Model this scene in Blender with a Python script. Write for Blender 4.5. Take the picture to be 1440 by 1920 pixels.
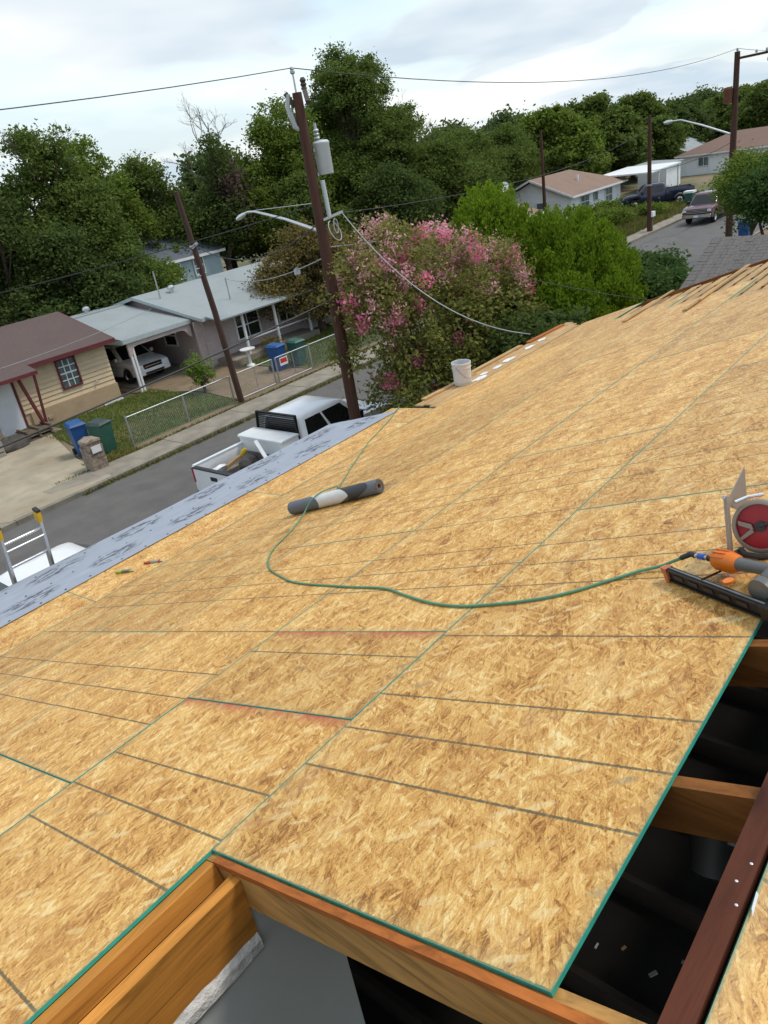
import bpy, math, random
import numpy as np
from mathutils import Vector, Matrix
R_ = math.radians
random.seed(7)
rng = np.random.default_rng(11)
for o in list(bpy.data.objects): bpy.data.objects.remove(o)
sc = bpy.context.scene
col = sc.collection

# ------------------------------------------------------------------ camera
CAM = Vector((0, 0, 7.8))
cd = bpy.data.cameras.new('camera'); cam = bpy.data.objects.new('camera', cd); col.objects.link(cam)
cd.sensor_fit = 'VERTICAL'; cd.sensor_height = 36; cd.lens = 36*1385/1920
cd.clip_start = .05; cd.clip_end = 3000
cam.matrix_world = Matrix((( 0.62691723,  0.42517244, -0.65284238, CAM.x),
                           (-0.76406089,  0.17175576, -0.62186085, CAM.y),
                           (-0.15226866,  0.88866662,  0.43253428, CAM.z),
                           (0, 0, 0, 1)))
sc.camera = cam

# ------------------------------------------------------------------ sky and sun
SUN_EL, SUN_AZ = R_(60), R_(-42)      # azimuth measured from +X towards +Y
w = bpy.data.worlds.new('World'); sc.world = w; w.use_nodes = True
nt = w.node_tree; N = nt.nodes; L = nt.links; N.clear()
out = N.new('ShaderNodeOutputWorld'); bg = N.new('ShaderNodeBackground'); bg.inputs[1].default_value = .10
sky = N.new('ShaderNodeTexSky'); sky.sky_type = 'NISHITA'; sky.sun_disc = False
sky.sun_elevation = SUN_EL; sky.sun_rotation = math.pi/2 - SUN_AZ
sky.air_density = 1.0; sky.dust_density = .6; sky.ozone_density = 1.6
tc = N.new('ShaderNodeTexCoord'); sep = N.new('ShaderNodeSeparateXYZ'); L.new(tc.outputs['Generated'], sep.inputs[0])
def wmath(op, a, b=None, clamp=False):
    n = N.new('ShaderNodeMath'); n.operation = op; n.use_clamp = clamp
    for i, x in enumerate((a, b)):
        if x is None: continue
        if hasattr(x, 'links'): L.new(x, n.inputs[i])
        else: n.inputs[i].default_value = x
    return n.outputs[0]
# cloud sheet: directions projected on a high layer
zz = wmath('ADD', wmath('MAXIMUM', sep.outputs[2], 0.0), .16)
cx = wmath('DIVIDE', sep.outputs[0], zz); cy = wmath('DIVIDE', sep.outputs[1], zz)
cmb = N.new('ShaderNodeCombineXYZ'); L.new(cx, cmb.inputs[0]); L.new(cy, cmb.inputs[1]); cmb.inputs[2].default_value = 3.1
n1 = N.new('ShaderNodeTexNoise'); n1.inputs['Scale'].default_value = 1.05; n1.inputs['Detail'].default_value = 7; n1.inputs['Roughness'].default_value = .47
n1.inputs['Distortion'].default_value = .5
L.new(cmb.outputs[0], n1.inputs['Vector'])
n2 = N.new('ShaderNodeTexNoise'); n2.inputs['Scale'].default_value = .8; n2.inputs['Detail'].default_value = 4
L.new(cmb.outputs[0], n2.inputs['Vector'])
cr = N.new('ShaderNodeValToRGB'); cr.color_ramp.elements[0].position = .42; cr.color_ramp.elements[1].position = .58
cr.color_ramp.elements[0].color = (.22, .22, .22, 1); cr.color_ramp.elements[1].color = (1, 1, 1, 1)
L.new(n1.outputs[0], cr.inputs[0])
cc = N.new('ShaderNodeValToRGB'); cc.color_ramp.elements[0].position = .38; cc.color_ramp.elements[1].position = .62
cc.color_ramp.elements[0].color = (4.75, 5.65, 6.4, 1); cc.color_ramp.elements[1].color = (7.3, 7.55, 7.7, 1)
L.new(n2.outputs[0], cc.inputs[0])
mx = N.new('ShaderNodeMix'); mx.data_type = 'RGBA'
hz_ = wmath('SUBTRACT', 1.0, wmath('MULTIPLY', wmath('MAXIMUM', sep.outputs[2], 0.0), 2.6), True)
L.new(wmath('MAXIMUM', cr.outputs[0], wmath('MULTIPLY', hz_, .93)), mx.inputs[0])   # cloud cover closes up towards the horizon
skb = N.new('ShaderNodeMix'); skb.data_type = 'RGBA'; skb.blend_type = 'MULTIPLY'; skb.inputs[0].default_value = 1
L.new(sky.outputs[0], skb.inputs[6]); skb.inputs[7].default_value = (2.0, 1.85, 1.65, 1)
L.new(skb.outputs[2], mx.inputs[6]); L.new(cc.outputs[0], mx.inputs[7])
L.new(mx.outputs[2], bg.inputs[0]); L.new(bg.outputs[0], out.inputs[0])
sd = bpy.data.lights.new('sun', 'SUN'); sd.energy = 1.5; sd.angle = R_(12); sd.color = (1, .93, .82)
sun = bpy.data.objects.new('sun', sd); col.objects.link(sun)
sdir = Vector((math.cos(SUN_EL)*math.cos(SUN_AZ), math.cos(SUN_EL)*math.sin(SUN_AZ), math.sin(SUN_EL)))
sun.rotation_euler = sdir.to_track_quat('Z', 'Y').to_euler(); sun.location = (0, 0, 60)
sc.view_settings.view_transform = 'Standard'; sc.view_settings.look = 'None'; sc.view_settings.gamma = 1
sc.cycles.max_bounces = 5; sc.cycles.diffuse_bounces = 3; sc.cycles.glossy_bounces = 3; sc.cycles.transmission_bounces = 3; sc.cycles.caustics_reflective = False; sc.cycles.caustics_refractive = False
sc.view_settings.exposure = 0.46; sc.view_settings.use_curve_mapping = False

# ------------------------------------------------------------------ materials
MAT = {}
class NB:
    def __init__(s, name):
        s.m = bpy.data.materials.new(name); s.m.use_nodes = True; s.nt = s.m.node_tree; s.N = s.nt.nodes; s.L = s.nt.links
        s.b = s.N['Principled BSDF']; MAT[name] = s.m
    def n(s, t, **k):
        x = s.N.new(t)
        for a, v in k.items(): setattr(x, a, v)
        return x
    def set(s, sock, v):
        if hasattr(v, 'links'): s.L.new(v, sock)
        else: sock.default_value = v
    def math(s, op, a, b=None, c=None, clamp=False):
        x = s.n('ShaderNodeMath', operation=op, use_clamp=clamp)
        for i, v in enumerate((a, b, c)):
            if v is not None: s.set(x.inputs[i], v)
        return x.outputs[0]
    def mix(s, f, a, b, mode='MIX'):
        x = s.n('ShaderNodeMix', data_type='RGBA', blend_type=mode); s.set(x.inputs[0], f)
        for i, v in ((6, a), (7, b)):
            s.set(x.inputs[i], v if hasattr(v, 'links') else (*v, 1))
        return x.outputs[2]
    def noise(s, vec, scale, detail=4, rough=.55, dist=0):
        x = s.n('ShaderNodeTexNoise'); x.inputs['Scale'].default_value = scale; x.inputs['Detail'].default_value = detail
        x.inputs['Roughness'].default_value = rough; x.inputs['Distortion'].default_value = dist; s.L.new(vec, x.inputs['Vector']); return x
    def map(s, vec, scale=(1,1,1), rot=0, loc=(0,0,0)):
        x = s.n('ShaderNodeMapping'); x.inputs['Scale'].default_value = scale; x.inputs['Rotation'].default_value = (0,0,rot); x.inputs['Location'].default_value = loc
        s.L.new(vec, x.inputs['Vector']); return x.outputs[0]
    def ramp(s, f, stops):
        x = s.n('ShaderNodeValToRGB'); e = x.color_ramp.elements
        while len(e) < len(stops): e.new(.5)
        for i, (p, c) in enumerate(stops): e[i].position = p; e[i].color = (*c, 1) if len(c) == 3 else c
        s.L.new(f, x.inputs[0]); return x.outputs[0]
    def maprange(s, v, a, b, c=0., d=1.):
        x = s.n('ShaderNodeMapRange'); s.L.new(v, x.inputs[0])
        for i, q in enumerate((a, b, c, d)): x.inputs[i+1].default_value = q
        return x.outputs[0]
    def bump(s, h, strength=.3, dist=.01):
        x = s.n('ShaderNodeBump'); x.inputs['Strength'].default_value = strength; x.inputs['Distance'].default_value = dist
        s.L.new(h, x.inputs['Height']); s.L.new(x.outputs[0], s.b.inputs['Normal'])
    def objco(s): return s.n('ShaderNodeTexCoord').outputs['Object']

def plain(name, c, rough=.6, var=.18, scale=4, metal=0, bump=0, stretch=(1,1,1), spec=.5, dirt=None, coat=0):
    b = NB(name); co = b.map(b.objco(), stretch); nz = b.noise(co, scale, 6, .6)
    lo = tuple(max(0, x*(1-var)) for x in c); hi = tuple(min(1, x*(1+var)) for x in c)
    colr = b.ramp(nz.outputs[0], [(.3, lo), (.7, hi)])
    if dirt:
        n2 = b.noise(b.objco(), dirt[1], 7, .65)
        colr = b.mix(b.maprange(n2.outputs[0], .5, .68, 0, dirt[2]), colr, dirt[0])
    b.L.new(colr, b.b.inputs['Base Color']); b.b.inputs['Roughness'].default_value = rough; b.b.inputs['Metallic'].default_value = metal
    b.b.inputs['Specular IOR Level'].default_value = spec; b.b.inputs['Coat Weight'].default_value = coat
    if bump: b.bump(nz.outputs[0], bump, .02)
    return b.m

def wood(name, c, along='x', var=.35, rough=.6, scale=9):
    b = NB(name); st = {'x': (1, 14, 14), 'y': (14, 1, 14), 'z': (14, 14, 1)}[along]
    oi = b.n('ShaderNodeObjectInfo'); add = b.n('ShaderNodeVectorMath', operation='ADD'); b.L.new(b.objco(), add.inputs[0])
    cb = b.n('ShaderNodeCombineXYZ'); r9 = b.math('MULTIPLY', oi.outputs['Random'], 9.)
    for i in range(3): b.L.new(r9, cb.inputs[i])
    b.L.new(cb.outputs[0], add.inputs[1])
    g = b.noise(b.map(add.outputs[0], st), scale/9*1.6, 6, .65, 1.2); big = b.noise(add.outputs[0], 2.3, 3)
    d = tuple(x*(1-var) for x in c); h = tuple(min(1, x*(1+var*.7)) for x in c)
    cl = b.ramp(g.outputs[0], [(.33, d), (.5, c), (.68, h)])
    cl = b.mix(b.maprange(big.outputs[0], .42, .68, 0, .45), cl, tuple(x*.62 for x in c))
    kn = b.n('ShaderNodeTexVoronoi', feature='F1'); kn.inputs['Scale'].default_value = 1.0
    b.L.new(b.map(add.outputs[0], tuple(2.2 if q == 1 else 6. for q in st)), kn.inputs['Vector'])
    cl = b.mix(b.maprange(kn.outputs['Distance'], .16, .07, 0, .75), cl, tuple(x*.3 for x in c))
    b.L.new(cl, b.b.inputs['Base Color']); b.b.inputs['Roughness'].default_value = rough; b.b.inputs['Specular IOR Level'].default_value = .15; b.bump(g.outputs[0], .35, .004)
    return b.m

def osb_material():
    b = NB('osb'); oi = b.n('ShaderNodeObjectInfo'); co = b.objco()
    cb = b.n('ShaderNodeCombineXYZ'); b.L.new(b.math('MULTIPLY', oi.outputs['Random'], 37.), cb.inputs[0]); b.L.new(b.math('MULTIPLY', oi.outputs['Random'], 91.), cb.inputs[1])
    add = b.n('ShaderNodeVectorMath', operation='ADD'); b.L.new(co, add.inputs[0]); b.L.new(cb.outputs[0], add.inputs[1]); p = add.outputs[0]
    def warp(scale, amt, det):
        wob = b.noise(p, scale, det, .6); wob.noise_dimensions = '2D'; q = b.n('ShaderNodeVectorMath', operation='MULTIPLY_ADD'); b.L.new(wob.outputs['Color'], q.inputs[0]); q.inputs[1].default_value = (amt, amt, 0); b.L.new(p, q.inputs[2]); return q.outputs[0]
    pw = warp(28, .011, 2)
    colr = None; fibre = None
    STOPS = [(0, (.25, .096, .016)), (.2, (.45, .207, .042)), (.45, (.645, .345, .088)), (.68, (.76, .455, .138)), (.88, (.84, .58, .22)), (1, (.90, .70, .34))]
    fine = b.noise(p, 150, 3, .7); fine.noise_dimensions = '2D'; ff = b.math('MULTIPLY', b.math('SUBTRACT', fine.outputs[0], .5), .62)
    for i, (rot, sx, sy, th) in enumerate([(.06, 13, 80, 0), (-.42, 13, 84, .40), (.5, 13, 76, .48), (1.15, 18, 84, .66)]):
        m = b.n('ShaderNodeMapping'); m.vector_type = 'TEXTURE'
        m.inputs['Rotation'].default_value = (0, 0, rot); m.inputs['Scale'].default_value = (1/sx, 1/sy, 1); m.inputs['Location'].default_value = (i*.37, i*.73, 0)
        b.L.new(pw, m.inputs['Vector'])
        v = b.n('ShaderNodeTexVoronoi', voronoi_dimensions='2D', feature='F1'); v.inputs['Scale'].default_value = 1; b.L.new(m.outputs[0], v.inputs['Vector'])
        sp = b.n('ShaderNodeSeparateColor'); b.L.new(v.outputs['Color'], sp.inputs[0])
        if i < 3:
            g = b.noise(b.map(m.outputs[0], (.75, 1.1, 1)), 2.1, 4, .74); g.noise_dimensions = '2D'; gg = b.math('SUBTRACT', g.outputs[0], .5)
        f = b.math('ADD', b.math('MULTIPLY', sp.outputs[0], .50), b.math('MULTIPLY_ADD', gg, 1.45, .31))
        f = b.math('SUBTRACT', f, b.math('MULTIPLY', b.math('POWER', v.outputs['Distance'], 3.), .5))  # tone drops at strand rims, painting shadow lines between flakes
        if colr is None: colr = f
        else:
            k = b.math('MULTIPLY', b.math('GREATER_THAN', sp.outputs[1], th), b.maprange(v.outputs['Distance'], .50, .72, .95, .0))
            hm = b.n('ShaderNodeMix', data_type='FLOAT'); b.L.new(k, hm.inputs[0]); b.L.new(colr, hm.inputs[2]); b.L.new(f, hm.inputs[3]); colr = hm.outputs[0]
    # blotchy staining, broader than the strands
    big = b.noise(b.map(p, (1.5, 3.2, 1)), 1.3, 6, .66); big.noise_dimensions = '2D'; spb = b.n('ShaderNodeSeparateColor'); b.L.new(big.outputs['Color'], spb.inputs[0])
    blot = b.noise(b.map(p, (6, 9, 1), .3), 1, 4, .7, .6); blot.noise_dimensions = '2D'
    fac = b.math('ADD', colr, ff); fac = b.math('ADD', fac, b.math('MULTIPLY', b.math('SUBTRACT', blot.outputs[0], .52), .95)); fac = b.math('ADD', fac, b.math('MULTIPLY', b.math('SUBTRACT', spb.outputs[0], .5), .85), clamp=True)
    colr = b.ramp(fac, STOPS)
    # painted shadow slits between strands, odd grey and red-brown strands, weathering
    sl = b.noise(b.map(p, (17, 80, 1), .15), 1, 3, .6, .8); sl.noise_dimensions = '2D'; colr = b.mix(b.maprange(sl.outputs[0], .62, .72, 0, .6), colr, (.22, .10, .025))
    m = b.n('ShaderNodeMapping'); m.vector_type = 'TEXTURE'; m.inputs['Rotation'].default_value = (0, 0, -.7); m.inputs['Scale'].default_value = (1/11, 1/34, 1); m.inputs['Rotation'].default_value = (0, 0, -1.0); b.L.new(pw, m.inputs['Vector'])
    ov = b.n('ShaderNodeTexVoronoi', voronoi_dimensions='2D', feature='F1'); ov.inputs['Scale'].default_value = 1; b.L.new(m.outputs[0], ov.inputs['Vector']); os_ = b.n('ShaderNodeSeparateColor'); b.L.new(ov.outputs['Color'], os_.inputs[0])
    oe = b.math('MULTIPLY', b.maprange(ov.outputs['Distance'], .30, .55, .8, 0), b.maprange(g.outputs[0], .35, .6, .35, 1))
    colr = b.mix(b.math('MULTIPLY', b.math('GREATER_THAN', os_.outputs[0], .985), oe), colr, (.36, .27, .14)); colr = b.mix(b.math('MULTIPLY', b.math('GREATER_THAN', os_.outputs[1], .95), oe), colr, (.50, .225, .055)); colr = b.mix(b.math('MULTIPLY', b.math('GREATER_THAN', os_.outputs[2], .94), oe), colr, (.85, .63, .29))
    colr = b.mix(b.maprange(spb.outputs[1], .53, .72, 0, .40), colr, (.50, .235, .058)); colr = b.mix(b.maprange(spb.outputs[2], .57, .74, 0, .30), colr, (.80, .58, .30))
    ck = b.noise(b.map(p, (60, 95, 1), .5), 1, 2, .6); ck.noise_dimensions = '2D'; colr = b.mix(b.maprange(ck.outputs[0], .70, .76, 0, .7), colr, (.20, .085, .02))
    # every sheet has its own tone
    tone = b.math('ADD', .84, b.math('MULTIPLY', oi.outputs['Random'], .24)); tcb = b.n('ShaderNodeCombineColor')
    for i in range(3): b.L.new(tone, tcb.inputs[i])
    colr = b.mix(1., colr, tcb.outputs[0], 'MULTIPLY')
    # printed stud lines every 16 and 24 inches, edge sealer
    s = b.n('ShaderNodeSeparateXYZ'); b.L.new(co, s.inputs[0]); x, y = s.outputs[0], s.outputs[1]
    ln = b.noise(b.map(co, (70, 70, 1)), 1, 2, .7); ln.noise_dimensions = '2D'; lx = b.math('MULTIPLY_ADD', ln.outputs[0], .006, b.math('SUBTRACT', x, .003))
    line = None
    for per in (.4064, .6096):
        d = b.math('PINGPONG', lx, per/2.); fr = b.math('ABSOLUTE', b.math('SUBTRACT', b.math('FRACT', b.math('MULTIPLY_ADD', lx, 1/per, .5)), .5))
        k = b.maprange(fr, .0034/per, .0058/per, 1, 0); line = k if line is None else b.math('MAXIMUM', line, k)
    pl = b.n('ShaderNodeAttribute', attribute_type='OBJECT', attribute_name='printed')
    line = b.math('MULTIPLY', b.math('MULTIPLY', line, pl.outputs['Fac']), b.maprange(sl.outputs[0], .3, .5, .6, .92))
    colr = b.mix(line, colr, (.10, .09, .048))
    at = b.n('ShaderNodeAttribute', attribute_type='OBJECT', attribute_name='sheet_w'); al = b.n('ShaderNodeAttribute', attribute_type='OBJECT', attribute_name='sheet_l')
    ed = b.math('MINIMUM', b.math('MINIMUM', y, b.math('SUBTRACT', at.outputs['Fac'], y)), b.math('MINIMUM', x, b.math('SUBTRACT', al.outputs['Fac'], x)))
    ed2 = b.math('MULTIPLY_ADD', ln.outputs[0], .012, b.math('SUBTRACT', ed, .006))
    colr = b.mix(b.maprange(ed2, .0008, .0055, .85, 0), colr, (.035, .20, .14))
    colr = b.mix(b.maprange(ed2, .004, .05, .22, 0), colr, (.36, .33, .17))
    # red over-spray at the ends of the sheets that carry it
    rd = b.n('ShaderNodeAttribute', attribute_type='OBJECT', attribute_name='red_end')
    rx = b.math('SUBTRACT', al.outputs['Fac'], x); rk = b.math('MULTIPLY', b.maprange(rx, .0, .07, 1, 0), b.maprange(blot.outputs[0], .34, .58, .05, .9))
    colr = b.mix(b.math('MULTIPLY', rk, rd.outputs['Fac']), colr, (.44, .075, .03))
    b.L.new(colr, b.b.inputs['Base Color']); b.b.inputs['Roughness'].default_value = .5; b.b.inputs['Specular IOR Level'].default_value = .4
    bn = b.noise(b.map(p, (16, 60, 1), .25), 1, 3, .65, .5); bn.noise_dimensions = '2D'; b.bump(bn.outputs[0], .5, .004)
    return b.m
osb_material()
plain('edge_green', (.03, .33, .245), .7, .25, 12)

def underlay_material():
    b = NB('underlay'); co = b.objco(); s = b.n('ShaderNodeSeparateXYZ'); b.L.new(co, s.inputs[0]); x, y = s.outputs[0], s.outputs[1]
    n = b.noise(b.map(co, (1, 6, 1)), 3, 4); base = b.ramp(n.outputs[0], [(.3, (.275, .305, .36)), (.7, (.335, .365, .425))])
    mask = None
    for (px, ox, oy) in ((1.02, 0., .26), (1.02, .52, .66), (1.02, .1, .98)):
        fx = b.math('MULTIPLY', b.math('SUBTRACT', b.math('FRACT', b.math('DIVIDE', b.math('ADD', x, ox), px)), .5), px)
        fy = b.math('SUBTRACT', y, oy)
        e = b.math('ADD', b.math('POWER', b.math('DIVIDE', fx, .34), 2.), b.math('POWER', b.math('DIVIDE', fy, .13), 2.))
        k = b.maprange(e, .55, 1.2, 1, 0); mask = k if mask is None else b.math('MAXIMUM', mask, k)
    g = b.noise(b.map(co, (7, 26, 1)), 1, 4, .6, .4); ink = b.math('MULTIPLY', mask, b.maprange(g.outputs[0], .49, .54, 0, .88))
    cl = b.mix(ink, base, (.045, .05, .06)); b.L.new(cl, b.b.inputs['Base Color']); b.b.inputs['Roughness'].default_value = .5
    wr = b.noise(b.map(co, (2.2, 1.2, 1)), 2, 3); b.bump(wr.outputs[0], .5, .02); return b.m
underlay_material()

def siding(name, c): return plain(name, c, .65, .08, 3, stretch=(1, 1, 8), dirt=(tuple(x*.6 for x in c), 1.3, .35))
plain('asphalt', (.112, .106, .098), .8, .16, 1.3, bump=.12, dirt=((.075, .071, .066), .5, .6))
plain('concrete', (.245, .215, .17), .85, .28, 1.2, bump=.1, dirt=((.125, .10, .07), .42, .8))
plain('kerb_concrete', (.23, .205, .16), .85, .25, 2.5, bump=.1, dirt=((.13, .12, .09), 1.2, .7))
plain('white_paint', (.80, .81, .82), .28, .03, 2, coat=.5, spec=.5)
plain('white_wall', (.74, .76, .77), .6, .06, 2, dirt=((.5, .5, .48), 1, .3))
plain('black_plastic', (.018, .018, .02), .45, .2, 6); plain('black_metal', (.008, .008, .009), .38, .2, 6, spec=.25)
plain('rubber', (.016, .016, .016), .85, .2, 9)
plain('chrome', (.62, .63, .65), .22, .08, 3, metal=1); plain('galvanised', (.50, .52, .54), .42, .12, 5, metal=.85)
plain('aluminium', (.66, .68, .70), .36, .08, 4, metal=.9)
plain('glass_dark', (.012, .014, .015), .06, .1, 2, spec=.6); plain('glass_green', (.035, .06, .052), .05, .15, 2, spec=.7)
plain('pane', (.10, .14, .14), .08, .3, 2, spec=.8)
plain('lamp_clear', (.72, .74, .76), .15, .08, 5); plain('lamp_red', (.35, .012, .012), .2, .1, 5)
plain('pole_wood', (.066, .026, .016), .85, .35, 2.2, stretch=(8, 8, .6), bump=.3); plain('pole_grey_wood', (.066, .034, .024), .85, .35, 2.2, stretch=(8, 8, .6), bump=.3)
plain('cable', (.035, .035, .036), .6, .1, 2); plain('cable_grey', (.30, .31, .32), .5, .1, 2); plain('cable_light', (.36, .37, .38), .45, .1, 2)
plain('transformer_grey', (.50, .54, .56), .45, .06, 2, dirt=((.35, .36, .35), 3, .35)); plain('porcelain', (.42, .45, .47), .3, .1, 3)
plain('rust', (.16, .06, .035), .8, .3, 6)
wood('rafter_wood', (.46, .245, .075), 'y', .45); wood('rafter_shaded', (.225, .085, .020), 'y', .45); wood('rafter_orange', (.56, .235, .045), 'x', var=.45); wood('ridge_wood', (.092, .026, .012), 'x', .4); wood('plank_wood', (.50, .32, .145), 'x', .35); wood('rafter_red', (.40, .125, .028), 'y', .4)
plain('attic_joist', (.030, .020, .013), .9, .3, 4); plain('attic_shade', (.02, .016, .012), .9, .4, 3); plain('drywall_grey', (.60, .63, .63), .8, .05, 2, dirt=((.68, .70, .70), 1.5, .5))
plain('plaster', (.74, .73, .71), .9, .18, 22, bump=.8)
siding('tan', (.64, .49, .31)); siding('tan_skirt', (.45, .325, .20)); siding('pink', (.47, .385, .37)); siding('blue_siding', (.34, .44, .47)); siding('white_siding', (.76, .78, .80))
plain('red_trim', (.13, .022, .028), .6, .2, 5); plain('white_trim', (.72, .73, .73), .5, .08, 5); plain('grey_trim', (.40, .46, .46), .55, .1, 5)
def shingles(name, c, var=.3):
    b = NB(name); co = b.objco(); n = b.noise(b.map(co, (6, 6, 6)), 3, 5, .7); big = b.noise(co, .7, 4)
    cl = b.ramp(n.outputs[0], [(.25, tuple(x*(1-var) for x in c)), (.75, tuple(min(1, x*(1+var)) for x in c))])
    cl = b.mix(b.maprange(big.outputs[0], .45, .7, 0, .35), cl, tuple(x*.7 for x in c)); b.L.new(cl, b.b.inputs['Base Color']); b.b.inputs['Roughness'].default_value = .9
    b.bump(n.outputs[0], .4, .01); return b.m
shingles('roof_brown', (.105, .072, .066)); shingles('roof_grey', (.285, .32, .33), .14); shingles('roof_tan', (.235, .155, .115)); shingles('roof_slate', (.10, .115, .14)); shingles('roof_red', (.20, .125, .098)); shingles('roof_charcoal', (.125, .115, .108), .5)
plain('drive_concrete', (.36, .31, .225), .85, .25, 1.0, bump=.1, dirt=((.20, .155, .09), .5, .8))
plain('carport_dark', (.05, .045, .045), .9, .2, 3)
plain('bin_blue', (.012, .075, .24), .5, .12, 4); plain('bin_green', (.022, .095, .068), .5, .15, 4); plain('bin_lid_dark', (.035, .055, .05), .5, .15, 4)
plain('stone', (.27, .215, .165), .9, .4, 7, bump=.6, dirt=((.14, .1, .075), 4, .7)); plain('white_sign', (.75, .75, .73), .5, .05, 4); plain('red_sign', (.60, .03, .03), .5, .08, 4)
plain('hose_green', (.085, .27, .165), .45, .12, 6); plain('roll_grey', (.115, .13, .155), .5, .1, 6); plain('roll_label', (.62, .62, .60), .35, .1, 6); plain('roll_dark', (.03, .032, .035), .4, .1, 6); plain('cardboard', (.20, .115, .065), .8, .2, 8)
plain('bucket_white', (.60, .61, .62), .45, .06, 4, dirt=((.45, .44, .42), 5, .4)); plain('wire_steel', (.3, .3, .3), .4, .1, 4, metal=1)
plain('nailer_orange', (.72, .17, .008), .4, .1, 8); plain('nailer_grey', (.13, .125, .115), .4, .12, 6); plain('nailer_faded', (.48, .15, .06), .55, .15, 8); plain('fitting_blue', (.02, .10, .50), .4, .08, 5); plain('brass', (.55, .5, .42), .35, .1, 5, metal=.9)
plain('saw_shoe', (.37, .30, .235), .5, .12, 5, metal=.35); plain('saw_guard', (.30, .255, .205), .5, .14, 6, metal=.2); plain('saw_red', (.34, .012, .022), .35, .12, 6); plain('dark_rubber', (.045, .04, .04), .7, .15, 6)
plain('knife_green', (.28, .42, .03), .45, .1, 6); plain('knife_red', (.36, .07, .03), .45, .1, 6); plain('yellow', (.62, .40, .02), .5, .1, 6)
plain('maroon_paint', (.095, .022, .026), .25, .1, 2, coat=.6); plain('navy_paint', (.012, .013, .045), .3, .1, 2, coat=.5); plain('silver_paint', (.34, .35, .36), .3, .06, 2, coat=.5)
plain('bark', (.085, .062, .045), .9, .35, 3, stretch=(5, 5, 1), bump=.4); plain('bark_pale', (.22, .16, .12), .85, .3, 3, stretch=(5, 5, 1), bump=.3); plain('dead_wood', (.20, .17, .145), .9, .2, 3)
plain('junk_dark', (.07, .06, .052), .8, .4, 4); plain('junk_wood', (.16, .12, .085), .85, .35, 5); plain('canvas', (.30, .28, .24), .9, .2, 5); plain('flower_red', (.30, .06, .05), .8, .3, 6)

def leafmat(name, dark, light, trans=.3):
    b = NB(name); N_ = b.N; N_.remove(b.b); g = b.n('ShaderNodeNewGeometry')
    cl = b.ramp(g.outputs['Random Per Island'], [(0, dark), (.6, tuple((a+c)/2 for a, c in zip(dark, light))), (1, light)])
    pn = b.noise(b.objco(), .55, 3); cl = b.mix(b.maprange(pn.outputs[0], .35, .68, 0, .5), cl, tuple(x*1.35 for x in light))
    d = b.n('ShaderNodeBsdfDiffuse'); t = b.n('ShaderNodeBsdfTranslucent'); m = b.n('ShaderNodeMixShader'); m.inputs[0].default_value = trans
    b.L.new(cl, d.inputs[0]); b.L.new(b.mix(.5, cl, tuple(min(1, x*1.6) for x in light)), t.inputs[0]); b.L.new(d.outputs[0], m.inputs[1]); b.L.new(t.outputs[0], m.inputs[2])
    b.L.new(m.outputs[0], N_['Material Output'].inputs[0]); return b.m
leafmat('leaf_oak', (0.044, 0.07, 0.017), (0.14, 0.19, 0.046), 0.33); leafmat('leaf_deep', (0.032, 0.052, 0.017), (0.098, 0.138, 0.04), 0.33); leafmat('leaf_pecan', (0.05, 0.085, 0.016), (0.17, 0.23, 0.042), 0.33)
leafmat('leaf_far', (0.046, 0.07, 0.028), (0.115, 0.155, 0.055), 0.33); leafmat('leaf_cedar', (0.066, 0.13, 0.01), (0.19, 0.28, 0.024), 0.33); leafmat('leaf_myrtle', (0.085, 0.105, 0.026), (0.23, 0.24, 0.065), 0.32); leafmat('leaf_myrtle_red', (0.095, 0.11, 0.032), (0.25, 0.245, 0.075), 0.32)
leafmat('petal_pink', (0.68, 0.11, 0.24), (0.9, 0.3, 0.46), 0.3); leafmat('petal_faded', (0.58, 0.24, 0.3), (0.78, 0.44, 0.46), 0.3); leafmat('leaf_russet', (0.07, 0.082, 0.025), (0.225, 0.17, 0.065), 0.3); leafmat('leaf_shrub', (.03, .06, .02), (.09, .15, .045)); leafmat('leaf_bright', (.07, .13, .02), (.19, .27, .05))
leafmat('grass_blade', (.075, .095, .022), (.20, .19, .06), .15); leafmat('lawn_blade', (0.075, 0.11, 0.022), (0.19, 0.22, 0.055), 0.15); leafmat('leaf_vine', (.07, .05, .04), (.15, .11, .085))

def ground_material():
    b = NB('ground_soil'); co = b.n('ShaderNodeNewGeometry').outputs['Position']; a = b.noise(co, .16, 5, .6); c2 = b.noise(co, 2.5, 5, .7)
    g = b.ramp(c2.outputs[0], [(.3, (.075, .085, .028)), (.7, (.15, .145, .055))]); d = b.ramp(c2.outputs[0], [(.3, (.17, .125, .08)), (.7, (.26, .20, .135))])
    b.L.new(b.mix(b.maprange(a.outputs[0], .47, .6), g, d), b.b.inputs['Base Color']); b.b.inputs['Roughness'].default_value = .95; b.bump(c2.outputs[0], .4, .05)
ground_material()
def lawn_material():
    b = NB('lawn'); co = b.n('ShaderNodeNewGeometry').outputs['Position']; a = b.noise(co, .5, 5, .6); c2 = b.noise(co, 6, 5, .7)
    g = b.ramp(c2.outputs[0], [(.3, (.05, .075, .018)), (.7, (.12, .145, .04))]); d = b.ramp(c2.outputs[0], [(.3, (.15, .115, .06)), (.7, (.22, .17, .10))])
    b.L.new(b.mix(b.maprange(a.outputs[0], .50, .66), g, d), b.b.inputs['Base Color']); b.b.inputs['Roughness'].default_value = .95; b.bump(c2.outputs[0], .5, .04)
lawn_material()
plain('dirt', (.20, .145, .092), .95, .25, 1.5, dirt=((.13, .12, .05), .8, .6), bump=.2)

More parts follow.
